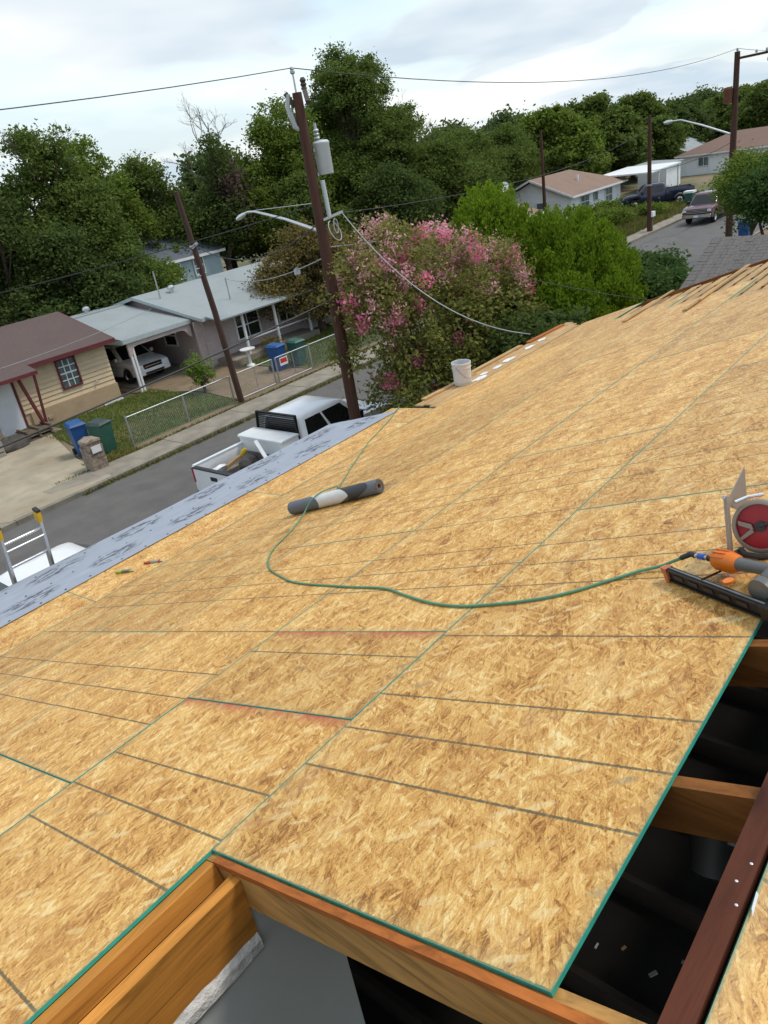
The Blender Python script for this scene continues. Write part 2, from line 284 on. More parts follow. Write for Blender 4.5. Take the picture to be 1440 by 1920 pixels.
# ------------------------------------------------------------------ builders
def V(*a): return Vector(a)
class MB:
    def __init__(s): s.v = []; s.f = []; s.mi = []; s.cur = 0
    def add(s, vs, fs):
        n = len(s.v); s.v += [tuple(p) for p in vs]; s.f += [tuple(i+n for i in q) for q in fs]; s.mi += [s.cur]*len(fs); return s
    def box(s, x0, x1, y0, y1, z0, z1):
        return s.add([(x0,y0,z0),(x1,y0,z0),(x1,y1,z0),(x0,y1,z0),(x0,y0,z1),(x1,y0,z1),(x1,y1,z1),(x0,y1,z1)], BOXF)
    def obox(s, c, ax, ay, az):       # centre and half vectors
        c = Vector(c); P = [c+ax*i+ay*j+az*k for k in (-1, 1) for (i, j) in ((-1,-1),(1,-1),(1,1),(-1,1))]; return s.add(P, BOXF)
    def beam(s, p, q, wdt, hgt, up=Vector((0,0,1))):   # box from p to q
        p, q = Vector(p), Vector(q); d = (q-p); a = d*.5; d = d.normalized(); sd_ = d.cross(up).normalized(); u2 = sd_.cross(d)
        return s.obox((p+q)*.5, a, sd_*wdt*.5, u2*hgt*.5)
    def tube(s, pts, r, n=8, cap=True):
        pts = [Vector(p) for p in pts]; rs = r if hasattr(r, '__len__') else [r]*len(pts); prev = None; vs = []; fs = []
        for i, p in enumerate(pts):
            t = (pts[min(i+1, len(pts)-1)]-pts[max(i-1, 0)]).normalized()
            if prev is None: a = t.orthogonal().normalized()
            else: a = (prev - t*prev.dot(t)); a = a.normalized() if a.length > 1e-6 else t.orthogonal().normalized()
            prev = a; c = t.cross(a)
            for k in range(n):
                g = 2*math.pi*k/n; vs.append(p + (a*math.cos(g)+c*math.sin(g))*rs[i])
        for i in range(len(pts)-1):
            for k in range(n): fs.append((i*n+k, i*n+(k+1) % n, (i+1)*n+(k+1) % n, (i+1)*n+k))
        if cap: fs.append(tuple(range(n-1, -1, -1))); fs.append(tuple((len(pts)-1)*n+k for k in range(n)))
        return s.add(vs, fs)
    def lathe(s, prof, c, axis=Vector((0,0,1)), n=20, cap=True):   # prof: (radius, height)
        c = Vector(c); axis = Vector(axis).normalized(); a = axis.orthogonal().normalized(); b = axis.cross(a); vs = []; fs = []
        for r, z in prof:
            for k in range(n): g = 2*math.pi*k/n; vs.append(c+axis*z+(a*math.cos(g)+b*math.sin(g))*r)
        for i in range(len(prof)-1):
            for k in range(n): fs.append((i*n+k, i*n+(k+1) % n, (i+1)*n+(k+1) % n, (i+1)*n+k))
        if cap: fs.append(tuple(range(n-1, -1, -1))); fs.append(tuple((len(prof)-1)*n+k for k in range(n)))
        return s.add(vs, fs)
    def slab(s, prof, y0, y1, rnd=0.0):     # (x,z) outline extruded in y with softened edges
        P = np.array(prof, float); c = P.mean(0); n = len(P)
        def inset(d):
            nx = np.roll(P, -1, 0)-P; pv = P-np.roll(P, 1, 0); nx /= np.linalg.norm(nx, axis=1)[:, None]+1e-9; pv /= np.linalg.norm(pv, axis=1)[:, None]+1e-9
            nr = np.stack([-(nx+pv)[:, 1], (nx+pv)[:, 0]], 1); nr /= np.linalg.norm(nr, axis=1)[:, None]+1e-9
            area = .5*np.sum(P[:, 0]*np.roll(P[:, 1], -1)-np.roll(P[:, 0], -1)*P[:, 1]); return P+nr*d*(1 if area > 0 else -1)
        rings = [(y0, rnd), (y0+rnd*.3, rnd*.3), (y0+rnd, 0), (y1-rnd, 0), (y1-rnd*.3, rnd*.3), (y1, rnd)] if rnd else [(y0, 0), (y1, 0)]
        vs = []; fs = []
        for y, d in rings:
            for x, z in inset(d): vs.append((x, y, z))
        for i in range(len(rings)-1):
            for k in range(n): fs.append((i*n+k, (i+1)*n+k, (i+1)*n+(k+1) % n, i*n+(k+1) % n))
        fs.append(tuple(range(n))); fs.append(tuple((len(rings)-1)*n+k for k in range(n-1, -1, -1)))
        return s.add(vs, fs)
    def quad(s, *p): return s.add(p, [tuple(range(len(p)))])
    def plate(s, pts, th):      # polygon given thickness along its normal (backwards)
        pts = [Vector(p) for p in pts]; nr = (pts[1]-pts[0]).cross(pts[2]-pts[0]).normalized(); n = len(pts)
        return s.add(pts+[p-nr*th for p in pts], [tuple(range(n)), tuple(range(2*n-1, n-1, -1))]+[(k, k+n, (k+1) % n+n, (k+1) % n) for k in range(n)])
    def mesh(s, name, mats, smooth=None, offset=None):
        me = bpy.data.meshes.new(name); off = Vector(offset) if offset else Vector()
        me.from_pydata([Vector(p)-off for p in s.v], [], s.f)
        for m in (mats if isinstance(mats, (list, tuple)) else [mats]): me.materials.append(MAT[m])
        if any(s.mi): me.polygons.foreach_set('material_index', s.mi)
        if smooth:
            me.polygons.foreach_set('use_smooth', [True]*len(me.polygons)); me.set_sharp_from_angle(angle=R_(smooth))
        me.update(); return me
    def build(s, name, mats, parent=None, smooth=None, world=False):
        off = None
        if world and parent is not None:
            off = Vector(); p = parent
            while p: off += p.location; p = p.parent
        o = bpy.data.objects.new(name, s.mesh(name, mats, smooth, off)); col.objects.link(o)
        if parent: o.parent = parent
        return o
BOXF = [(0,3,2,1),(4,5,6,7),(0,1,5,4),(1,2,6,5),(2,3,7,6),(3,0,4,7)]
def tag(o, label=None, cat=None, group=None, kind=None):
    for k, v in (('label', label), ('category', cat), ('group', group), ('kind', kind)):
        if v: o[k] = v
    return o
def thing(name, label, cat, loc=(0,0,0), rz=0, group=None):
    o = bpy.data.objects.new(name, None); o.empty_display_size = .2; col.objects.link(o); o.location = loc; o.rotation_euler = (0, 0, rz); return tag(o, label, cat, group)
def copy_tree(o, parent=None):
    c = o.copy(); col.objects.link(c); c.parent = parent
    for ch in list(o.children): copy_tree(ch, c)
    return c
def struct(o): o['kind'] = 'structure'; return o

# ------------------------------------------------------------------ ground, road, pavements
def gz(x, y):
    t = min(1, max(0, (12.2-y)/3.2)); return 1.55*t*t*(3-2*t)
xs = [-900, -300, -90, -40, -20, -8, 0, 6, 10, 14, 18, 22, 27, 33, 40, 50, 65, 90, 140, 300, 1200]
ys = [-900, -200, -50, -15, 0, 6, 8] + [9+.4*i for i in range(9)] + [13, 17, 21, 25, 30, 40, 55, 90, 200, 900]
g = MB(); g.add([(x, y, gz(x, y)-.012) for y in ys for x in xs], [(j*len(xs)+i, j*len(xs)+i+1, (j+1)*len(xs)+i+1, (j+1)*len(xs)+i) for j in range(len(ys)-1) for i in range(len(xs)-1)])
struct(g.build('ground', 'ground_soil', smooth=60))
def sheet(name, m, x0, x1, y0, y1, z, step=4):
    b = MB(); nx = max(1, int((x1-x0)/step)); b.add([(x0+(x1-x0)*i/nx, y, z) for y in (y0, y1) for i in range(nx+1)], [(i, i+1, nx+2+i, nx+1+i) for i in range(nx)]); return struct(b.build(name, m))
sheet('road', 'asphalt', -120, 400, 13.45, 20.85, .004)
b = MB()
for i in range(26):     # tar-filled cracks along the street
    x = random.uniform(-5, 75); y = random.choice((18.9, 17.2, 15.1, 19.9))+random.uniform(-.25, .25); pts = [(x+k*.5, y+random.uniform(-.05, .05)) for k in range(random.randint(4, 12))]
    for p, q in zip(pts[:-1], pts[1:]): b.quad((p[0], p[1]-.02, .0075), (q[0], q[1]-.02, .0075), (q[0], q[1]+.02, .0075), (p[0], p[1]+.02, .0075))
plain('tar', (.03, .03, .031), .6, .2, 5); struct(b.build('road_crack', 'tar'))
for nm, y0, y1 in (('kerb', 20.85, 21.03), ('kerb', 13.27, 13.45)):
    b = MB()
    for i in range(60): b.box(-20+i*3., -20+i*3+2.985, y0, y1, -.2, .13)
    struct(b.build(nm, 'kerb_concrete'))
pv = struct(MB().box(-20, 160, 21.034, 21.036, -.1, .115).build('pavement', 'kerb_concrete'))
sl = MB().box(0, 1.49, 0, 1.2, -.1, .125).mesh('pavement_slab', 'concrete')
for i in range(60):
    o = bpy.data.objects.new('pavement_slab', sl); col.objects.link(o); o.parent = pv; o.location = (-8+i*1.5, 21.04, random.uniform(-.006, .006)); o.rotation_euler = (random.uniform(-.004, .004), random.uniform(-.003, .003), 0)
sheet('verge', 'dirt', -20, 160, 22.25, 23.0, .05); sheet('near_verge', 'dirt', -20, 160, 12.1, 13.26, .03)
b = MB().add([(6.9, 21.0, .135), (10.2, 21.0, .135), (10.45, 22.3, .135), (10.75, 24.2, .05), (11.9, 28.2, .06), (4, 28.2, .06), (5.5, 22.3, .135)], [(0,1,2,3,4,5,6)]); struct(b.build('driveway', 'drive_concrete'))
b = MB().add([(11.0, 23.05, .03), (17.0, 23.05, .03), (17.6, 26.2, .03), (16.4, 29.6, .03), (12.2, 29.4, .03)], [(0,1,2,3,4)]); struct(b.build('lawn', 'lawn'))
b = MB().add([(17.1, 22.3, .03), (21.4, 22.3, .03), (21.0, 29.4, .03), (16.8, 33, .03), (16.6, 29.9, .03), (17.7, 26.2, .03)], [(0,1,2,3,4,5)]); struct(b.build('dirt_drive', 'dirt'))
b = MB().add([(21.45, 23.1, .028), (34, 23.1, .028), (34, 29, .028), (21.2, 29.2, .028)], [(0,1,2,3)]); struct(b.build('lawn', 'lawn'))
b = MB().box(17.1, 20.4, 29.9, 35.5, -.05, .07); struct(b.build('carport_floor', 'concrete'))

def blades(name, m, boxes, n, h0, h1, label, cat):
    P = []; S = []
    tot = sum((b_[1]-b_[0])*(b_[3]-b_[2]) for b_ in boxes)
    for x0, x1, y0, y1, z in boxes:
        k = int(n*(x1-x0)*(y1-y0)/tot); P.append(np.stack([rng.uniform(x0, x1, k), rng.uniform(y0, y1, k), np.full(k, z)], 1))
    P = np.concatenate(P); k = len(P); hh = rng.uniform(h0, h1, k); an = rng.uniform(0, 6.28, k); ln = rng.normal(0, .35, (k, 2))*hh[:, None]
    wd = np.stack([np.cos(an), np.sin(an)], 1)*(hh*.16+.006)[:, None]
    A = P.copy(); A[:, :2] -= wd; B = P.copy(); B[:, :2] += wd; T = P.copy(); T[:, :2] += ln; T[:, 2] += hh
    return fastmesh(name, np.stack([A, B, T], 1), m, tag_=(label, cat))
def fastmesh(name, F, m, parent=None, tag_=None, off=None):
    k, c = F.shape[0], F.shape[1]; me = bpy.data.meshes.new(name); vs = F.reshape(-1, 3).astype(np.float32)
    if off is not None: vs = vs-np.array(off, np.float32)
    me.vertices.add(k*c); me.vertices.foreach_set('co', vs.ravel()); me.loops.add(k*c); me.loops.foreach_set('vertex_index', np.arange(k*c, dtype=np.int32))
    me.polygons.add(k); me.polygons.foreach_set('loop_start', np.arange(0, k*c, c, dtype=np.int32)); me.update(calc_edges=True)
    for q in (m if isinstance(m, (list, tuple)) else [m]): me.materials.append(MAT[q])
    o = bpy.data.objects.new(name, me); col.objects.link(o)
    if parent: o.parent = parent
    if tag_: tag(o, tag_[0], tag_[1], None, 'stuff')
    return o
blades('lawn_grass', 'lawn_blade', [(11.6, 17.3, 23.2, 29.3, .03), (21.5, 33, 23.2, 29, .028)], 52000, .03, .10, 'short patchy lawn grass in front of the tan and pink houses', 'grass')
blades('kerb_weeds', 'grass_blade', [(9, 40, 20.7, 20.86, .01), (9, 40, 22.25, 22.5, .05), (10.4, 12.2, 22.3, 23.2, .05)], 11000, .04, .14, 'weedy grass along the far kerb and pavement', 'grass')
blades('tall_grass', 'grass_blade', [(48, 75, 22, 27.5, 0), (56, 70, 26, 31, 0), (34, 50, 23, 29, 0)], 60000, .1, .45, 'long dry grass in the yard by the white house', 'grass')

# ------------------------------------------------------------------ the roof being sheathed
PITCH = math.atan(1/3); cp, sp_ = math.cos(PITCH), math.sin(PITCH)
FOOT = Vector((0, -.378852, 6.663117)); RV = Vector((0, cp, -sp_)); RN = Vector((0, sp_, cp)); RU = Vector((1, 0, 0))
def RP(u, v, l=0.0): return FOOT + RU*u + RV*v + RN*l
P2 = R_(5); HV = 6.985; HINGE = RP(0, HV); PV = Vector((0, math.cos(P2), -math.sin(P2))); PN = Vector((0, math.sin(P2), math.cos(P2)))
def PP_(u, s, l=0.0): return HINGE + RU*u + PV*s + PN*l
house = thing('house', 'house whose low pitched roof is being covered with bare golden strand board', 'house', (5, 3.5, gz(5, 3.5)))
HL = house.location
TH = .0115
sheet_cache = {}
def osb(u0, u1, v0, v1, plane='roof', red=0, lift=None, mirror=False):
    g_ = .0035; L_, W_ = round(u1-u0-g_, 4), round(v1-v0-g_, 4); key = (L_, W_)
    if key not in sheet_cache:
        b = MB(); b.box(0, L_, 0, W_, -TH, 0); b.mi = [1, 0, 1, 1, 1, 1]; sheet_cache[key] = b.mesh('osb_sheet', ['osb', 'edge_green'])
    o = bpy.data.objects.new('osb_sheet', sheet_cache[key]); col.objects.link(o); o.parent = house
    l = random.uniform(-.0012, .0012) if lift is None else lift
    if plane == 'roof': p = RP(u0+g_/2, v0+g_/2, l); rx = -PITCH
    elif plane == 'porch': p = PP_(u0+g_/2, v0+g_/2, l); rx = -P2
    else: p = Vector((u0, .209, 6.474)) + Vector((0, -cp, -sp_))*(v1); rx = PITCH
    o.location = p-HL; o.rotation_euler = (rx+random.uniform(-.0006, .0006), random.uniform(-.0004, .0004), random.uniform(-.0008, .0008))
    o['sheet_w'] = W_; o['sheet_l'] = L_; o['red_end'] = float(red); o['printed'] = 0. if plane == 'porch' else 1.; return o
courses = [(.88, 2.108, [.70, 3.14, 5.58, 8.02, 8.95]), (2.108, 3.338, [-3.53, -1.09, 1.35, 1.95, 4.39, 6.83, 9.42]), (3.338, 4.588, [-1.71, .73, 3.17, 5.61, 8.05, 10.62]),
           (4.588, 5.838, [-2.93, -.49, 1.95, 4.39, 6.83, 9.27, 11.5]), (5.838, 6.985, [-1.71, .73, 3.17, 5.61, 8.05, 10.49, 12.68])]
for ci, (v0, v1, us) in enumerate(courses):
    for a, c in zip(us[:-1], us[1:]):
        osb(a, c, v0, v1, red=1 if ci == 1 and abs(c-1.35) < .02 or ci == 1 and abs(c-1.95) < .02 else 0)
for a, c in zip([-2.4, .04, 2.48, 4.92, 7.36], [.04, 2.48, 4.92, 7.36, 7.95]): osb(a, c, 0.004, .80, 'porch')
for a, c in zip([-2.4, .04, 2.48, 4.92], [.04, 2.48, 4.92, 7.2]): osb(a, c, .80, 1.37, 'porch')
for k in range(5):
    for j in range(2): osb(-3+k*2.44+j*.8, -3+(k+1)*2.44+j*.8, .003+j*1.225, .003+(j+1)*1.225, 'back')
# rafters: each a joist on edge, tops under the sheets
RH = .14; rafter_b = MB()
rm = MB().box(-.019, .019, 0, 1, -RH, 0).mesh('rafter', 'rafter_wood')
def joist(name, p, q, wdt, hgt, m, up=RN):
    return MB().beam(Vector(p)-up*hgt*.5, Vector(q)-up*hgt*.5, wdt, hgt, up).build(name, m, house, world=True)
for k in range(-4, 21):
    u = .70+.61*k if k <= 0 else .70+.605*k
    top = .66
    if k < 0: joist('rafter', RP(u, 2.02, -TH-.003), RP(u, HV, -TH-.003), .038, RH, 'rafter_wood'); continue
    joist('rafter', RP(u, top, -TH-.003), RP(u, HV-.02, -TH-.003), .038 if k else .05, RH, 'rafter_shaded' if k else 'rafter_wood')  # rafters past the notch: darker wood copy with their shade painted in
for k in range(-4, 21):
    u = .70+.605*k; joist('rafter', Vector((u, .12, 6.425)), Vector((u, .12, 6.425))+Vector((0, -cp, -sp_))*4.5, .038, RH, 'rafter_wood', Vector((0, -sp_, cp)))
MB().box(-3, 13.0, .213, .262, 6.22, 6.487).build('ridge_board', 'ridge_wood', house, world=True)
# the red-stained cap strip on top of the rafter at the notch
joist('trim_strip', RP(.682, .66, -.004), RP(.682, 2.06, -.004), .022, .02, 'rafter_red')
# framing round the notch: header boards running with the ridge
MB().tube([RP(-3, 2.072, -.052), RP(.672, 2.072, -.052)], .001, 4).build('staple_line', 'wire_steel', house, world=True)
b = MB(); b.beam(RP(-3, 2.082, -.045), RP(.672, 2.082, -.045), .05, .062, RN); b.build('header_board', 'rafter_orange', house, world=True)
yb = RP(0, 1.945).y; zt = RP(0, 1.945).z
MB().box(-3, .674, yb-.019, yb+.019, zt-.335, zt-.035).build('header_board', 'rafter_orange', house, world=True)
b = MB().box(-.17, .58, .95, 1.0, 0, 0)
MB().box(-3, .55, RP(0, .88).y-.03, RP(0, .88).y+.02, RP(0, .88).z-.16, RP(0, .88).z-.05).build('blocking', 'rafter_orange', house, world=True)
# grey interior wall below the header with a ragged plaster bead
zw = zt-.30
MB().box(-3, .955, yb-.010, yb+.012, 3.2, zw+.12).build('interior_wall', 'drywall_grey', house, world=True)
b = MB(); n_ = 170; prof = []
def fnz(u, k): return sum(math.sin(u*f_*k+ph)*am for f_, ph, am in ((3.1, .3, .5), (7.7, 1.9, .3), (17.3, .7, .2), (41., 2.2, .13), (83., .5, .08)))
for i in range(n_+1):
    u = -.6+i*(1.27/n_); t = .035+.018*fnz(u, 1)+max(0, .3-u)*.09*(1+fnz(u, 1.7)); d = .055+.018*fnz(u+5, .8)+max(0, .4-u)*.03
    prof.append([(u, yb-.0205, zw+t), (u, yb-.030+.004*fnz(u, 3), zw+t*.35), (u, yb-.031+.004*fnz(u, 2.3), zw-.02), (u, yb-.0115, zw-d)])
for a, c in zip(prof[:-1], prof[1:]):
    for j in range(3): b.quad(a[j], c[j], c[j+1], a[j+1])
b.build('plaster_bead', 'plaster', house, world=True)
# attic below: the shade of the void is put into near-black colours
MB().box(-3, 12.6, -4.1, 6.1, 3.85, 3.95).build('attic_floor', 'attic_shade', house, world=True)
for (x0, x1, y0, y1) in ((-3.05, -2.95, -4, 6.1), (12.4, 12.5, -4, 6.1)): MB().box(x0, x1, y0, y1, 3.9, 4.5).build('attic_shade_wall', 'attic_shade', house, world=True)
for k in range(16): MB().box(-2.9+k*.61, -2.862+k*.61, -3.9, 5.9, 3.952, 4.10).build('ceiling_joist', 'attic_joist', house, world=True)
for k in range(18):
    x, y = random.uniform(.2, 2.4), random.uniform(.3, 1.4); a = random.uniform(0, 6.3); MB().obox((x, y, 4.115+random.uniform(0, .02)), V(math.cos(a), math.sin(a), 0)*random.uniform(.008, .03), V(-math.sin(a), math.cos(a), 0)*random.uniform(.003, .009), V(0, 0, .004)).build('debris_chip', random.choice(['canvas', 'plank_wood', 'plaster']), house, world=True)
MB().lathe([(.06, 0), (.075, .01), (.075, .16), (.055, .18), (.03, .19)], RP(1.42, .93, -.42), V(.5, .2, .8), 14).build('duct_cap', 'roll_dark', house, 40, world=True)
b = MB(); b.tube([RP(1.38, .86, -.22), RP(1.45, .83, -.3), RP(1.43, .9, -.36), RP(1.36, .88, -.42)], .006, 6); b.tube([RP(1.36, .80, -.2), RP(1.40, .86, -.28), RP(1.44, .8, -.33)], .004, 6); b.build('attic_wire', 'cable_light', house, world=True)
b = MB()
for i in range(7):
    c = Vector((random.uniform(.55, 1.5), .216+random.uniform(0, .03), 6.4865)); b.lathe([(.0015, 0), (.0032, .0005), (.002, .001)], c, V(0, 0, 1), 6)
b.build('nail_head', 'aluminium', house, world=True)['kind'] = 'stuff'
b = MB()
for (u, l) in ((.97, .012), (1.16, .012), (1.2, .012)): MB().plate([RP(u, .60, l), RP(u+.05, .604, l), RP(u+.055, .609, l), RP(u+.015, .606, l)], .002).build('paint_drip', 'white_trim', house, world=True)
# outside walls
for (x0, x1, y0, y1) in ((-3, 12.55, 5.75, 5.9), (-3, 12.55, -3.9, -3.75), (12.4, 12.55, -3.75, 5.75), (-3, -2.85, -3.75, 5.75)):
    MB().box(x0, x1, y0, y1, 1.3, 4.35).build('wall', 'tan_skirt', house, world=True)
MB().add([(12.45, -3.9, 4.35), (12.45, 5.9, 4.35), (12.45, .24, 6.3), (12.55, -3.9, 4.35), (12.55, 5.9, 4.35), (12.55, .24, 6.3)], [(0,2,1),(3,4,5),(0,1,4,3),(1,2,5,4),(2,0,3,5)]).build('gable_wall', 'tan_skirt', house, world=True)
for x in (-2.2, 1.2, 4.6, 7.0): MB().box(x-.05, x+.05, 7.39, 7.49, 1.0, 4.098).build('porch_post', 'white_trim', house, world=True)
MB().box(-3, 7.2, 7.38, 7.5, 4.1, 4.24).build('porch_beam', 'white_trim', house, world=True)
b = MB().beam(PP_(-2.4, 1.385, -.06), PP_(7.2, 1.385, -.06), .022, .10, PN); b.build('fascia', 'white_trim', house, world=True)
# skip-sheathing planks that stick out past the unfinished end
for j, v in enumerate(np.arange(.70, 6.9, .235)):
    v0_, v1_ = v+.006, v+random.uniform(.14, .19)
    u0 = [8.7, 9.2, 10.3, 11.2, 12.3][min(4, max(0, int((v-.88)/1.23)))]-.4; u1 = 12.3+random.uniform(-.10, .22)+(.25 if v > 5.9 else 0)
    o = MB().box(0, u1-u0, 0, v1_-v0_, -.019, 0).build('plank', 'plank_wood', house); o.location = RP(u0, v0_, -TH-.0005)-HL; o.rotation_euler = (-PITCH, 0, random.uniform(-.004, .004))
for (u0, u1, v) in ((10.6, 12.6, 5.2), (9.6, 12.4, 3.9)):    # boards tossed on the edge of the sheathing
    o = MB().box(0, u1-u0, 0, .06, 0, .018).build('loose_board', random.choice(['plank_wood', 'plank_wood', 'rafter_red']), house); o.location = RP(u0, v, .012)-HL; o.rotation_euler = (-PITCH, 0, random.uniform(-.03, .03))
for j in range(3):
    s0 = .01+j*.155
    o = MB().box(0, 4.55+random.uniform(-.1, .25), 0, .145, -.019, 0).build('plank', 'plank_wood', house); o.location = PP_(8.03+random.uniform(0, .1), s0, -.004)-HL; o.rotation_euler = (-P2, 0, random.uniform(-.006, .006))
for (u0, u1, s) in ((8.3, 9.6, .42), (9.4, 11.2, .44), (11.4, 12.6, .40)):
    o = MB().box(0, u1-u0, 0, .09, 0, .024).build('loose_board', random.choice(['plank_wood', 'rafter_red']), house); o.location = PP_(u0, s, .0)-HL; o.rotation_euler = (-P2, 0, random.uniform(-.05, .02))
b = MB()
for (u, s, r) in ((9.35, .14, .15), (9.6, .22, .10), (9.95, .18, .12), (10.35, .22, .15), (11.1, .24, .13), (11.6, .28, .10)):
    b = MB(); n_ = 11; b.add([PP_(u, s, .004)]+[PP_(u+r*math.cos(k*.571)*random.uniform(.8, 1.5), s+r*.5*math.sin(k*.571)*random.uniform(.6, 1.2), .003) for k in range(n_)], [(0, 1+k, 1+(k+1) % n_) for k in range(n_)]); b.build('plaster_splash', 'plaster', house, world=True)
# grey underlayment course along the eave
b = MB(); nu = 90; U0, U1 = -2.4, 7.84; S0, S1 = .575, 1.42
rows = 6; vs = []
for i in range(nu+1):
    for j in range(rows+1):
        x = (U1-U0)*i/nu; y = (S1-S0)*j/rows; xx = x-max(0, x-(U1-U0)+.75)/.75*.66*(j/rows); y += (.17*max(0, min(1, (6.4-x)/1.6)))*(j/rows); drp = max(0, S0+y-1.40)**1.2*.25
        lift = .006-drp+.0035*(math.sin(x*2.1+j)+math.sin(x*4.7+j*1.7))*(1 if 0 < j < rows else .3)+.0035
        vs.append((xx, y+.008*math.sin(x*1.3)*(j == 0), lift))
b.add(vs, [(i*(rows+1)+j, (i+1)*(rows+1)+j, (i+1)*(rows+1)+j+1, i*(rows+1)+j+1) for i in range(nu) for j in range(rows)])
o = b.build('underlayment', 'underlay', house, 60); o.location = PP_(U0, S0)-HL; o.rotation_euler = (-P2, 0, 0); o['label'] = 'light grey blue underlayment strip with dark printed marks along the eave'
b = MB()
for i in range(29):
    for s in (.62, .98, 1.34): b.lathe([(.012, 0), (.012, .0015), (.004, .003)], PP_(-2+i*.3+random.uniform(-.05, .05), s+random.uniform(-.02, .02), .012), PN, 6)
b.build('cap_nail', 'roll_dark', house, world=True)['kind'] = 'stuff'

# ------------------------------------------------------------------ things lying on the roof
# underlayment roll
ra, rb = RP(4.06, 5.704, .065), RP(4.19, 4.586, .065); rd = (rb-ra).normalized(); rad = .063; RLn = (rb-ra).length
roll = thing('underlayment_roll', 'grey roll of roofing underlayment with white wrapper lying on the boards', 'roll', ra-RN*.065)
b = MB(); b.lathe([(.030, 0), (rad-.006, .0), (rad, .006), (rad, RLn-.006), (rad-.006, RLn), (.030, RLn), (.028, RLn-.06)], ra, rd, 32, cap=False); b.build('wound_sheet', 'roll_grey', roll, 40, world=True)
b = MB(); b.lathe([(.030, .003), (.030, RLn-.002), (.022, RLn-.002), (.022, .003)], ra, rd, 20, cap=False); b.build('cardboard_core', 'cardboard', roll, 40, world=True)
def wrap(name, m, t0, t1, skew, a0, a1, r):
    b = MB(); ax = rd.orthogonal().normalized(); # angle frame with a=0 at the roof normal
    ax = (RN-rd*RN.dot(rd)).normalized(); bx_ = rd.cross(ax); n_ = 22; vs = []
    for k in range(n_+1):
        a = a0+(a1-a0)*k/n_
        for t in (t0+skew*math.sin(a), t1+skew*math.sin(a*1.3+.4)): vs.append(ra+rd*t+(ax*math.cos(a)+bx_*math.sin(a))*r)
    b.add(vs, [(2*k, 2*k+1, 2*k+3, 2*k+2) for k in range(n_)]); b.build(name, m, roll, 60, world=True)
wrap('wrapper', 'roll_label', .30, .72, .12, -2.9, 2.9, rad+.0015); wrap('wrapper_print', 'roll_dark', .66, .90, .14, -2.4, 2.4, rad+.0028)
b = MB()
for k in range(5): b.lathe([(.034+k*.007, RLn+.0006), (.0365+k*.007, RLn+.0012)], ra, rd, 28, cap=False)
b.build('end_spiral', 'roll_dark', roll, world=True)
# air hose
def smooth_path(pts, k=6):
    out_ = []
    for i in range(len(pts)-1):
        p0, p1, p2, p3 = [np.array(pts[min(max(j, 0), len(pts)-1)], float) for j in (i-1, i, i+1, i+2)]
        for t in np.arange(0, 1, 1/k): out_.append(.5*((2*p1)+(-p0+p2)*t+(2*p0-5*p1+4*p2-p3)*t*t+(-p0+3*p1-3*p2+p3)*t**3))
    out_.append(np.array(pts[-1], float)); return out_
hp = [(2.372, 1.25, .05), (2.385, 1.34, .018), (2.37, 1.43, .009), (2.31, 1.53, .007), (2.22, 1.68, .007), (2.17, 1.86, .007), (2.15, 2.07, .007), (2.15, 2.19, .007), (2.19, 2.39, .007), (2.28, 2.64, .007), (2.37, 2.88, .007), (2.42, 3.24, .007), (2.52, 3.82, .007), (2.63, 4.13, .007), (2.79, 4.48, .007), (2.98, 4.75, .007), (3.22, 4.97, .007), (3.55, 5.15, .008), (3.90, 5.36, .03), (4.02, 5.33, .11), (4.13, 5.26, .142), (4.28, 5.22, .12), (4.50, 5.52, .03), (4.78, 5.76, .008), (5.5, 6.32, .007)]
hw = [RP(*q) for q in smooth_path(hp)]+[PP_(6.6, .10, .007), PP_(7.0, .25, .007), PP_(7.5, .45, .008), PP_(7.80, .60, .016), PP_(7.95, .66, .012), PP_(8.05, .75, -.02), PP_(8.1, .9, -.25), PP_(8.15, 1.1, -.9)]
tag(MB().tube(hw, .0062, 8).build('air_hose', 'hose_green', smooth=60), 'thin green air hose winding across the boards from the nail gun to the eave', 'hose')
# nail gun: lying on its side, magazine towards the street
gun = thing('nail_gun', 'orange and grey framing nail gun with black magazine on the boards', 'nail gun', RP(2.2, 1.05))
def G(u, v, l): return RP(u, v, l)
m0, m1 = G(2.292, 1.262, .029), G(2.004, .853, .034); md = (m1-m0).normalized(); ms = md.cross(RN).normalized()
b = MB(); b.beam(m0, m1, .014, .040, RN)
for sgn in (-1, 1): b.beam(m0+RN*.021*sgn, m1+RN*.021*sgn, .026, .006, RN)
b.build('magazine', 'black_metal', gun, world=True)
b = MB()
for k in range(5): c = m0+md*(.06+k*.085); MB().obox(c, md*.026, ms*.0098, RN*.008).build('magazine_slot', 'black_plastic', gun, world=True)
b = MB(); b.beam(m0+RN*.0262, m1+RN*.0262, .006, .004, RN); b.beam(m0-RN*.0255, m1-RN*.0255, .006, .003, RN); b.build('magazine_rail', 'nailer_grey', gun, world=True)
b = MB(); b.obox(m0-md*.012, md*.012, ms*.016, RN*.027); b.obox(m0-md*.030+RN*.012, md*.010, ms*.012, RN*.012); b.build('magazine_end', 'nailer_faded', gun, world=True)
h0, h1 = G(2.338, 1.118, .055), G(2.20, .86, .060); hd = (h1-h0).normalized()
b = MB(); b.lathe([(.010, .0), (.012, .012), (.030, .018), (.036, .035), (.037, .085), (.030, .115), (.025, .125)], h0, hd, 14); b.build('rear_cap', 'nailer_orange', gun, 40, world=True)
b = MB()
for k in range(4):
    q = (RN*math.cos(k*.5-.8)+hd.cross(RN)*math.sin(k*.5-.8)); b.obox(h0+hd*.05+q*.037, hd*.03, hd.cross(q)*.003, q*.003)
b.build('cap_rib', 'nailer_orange', gun, world=True)
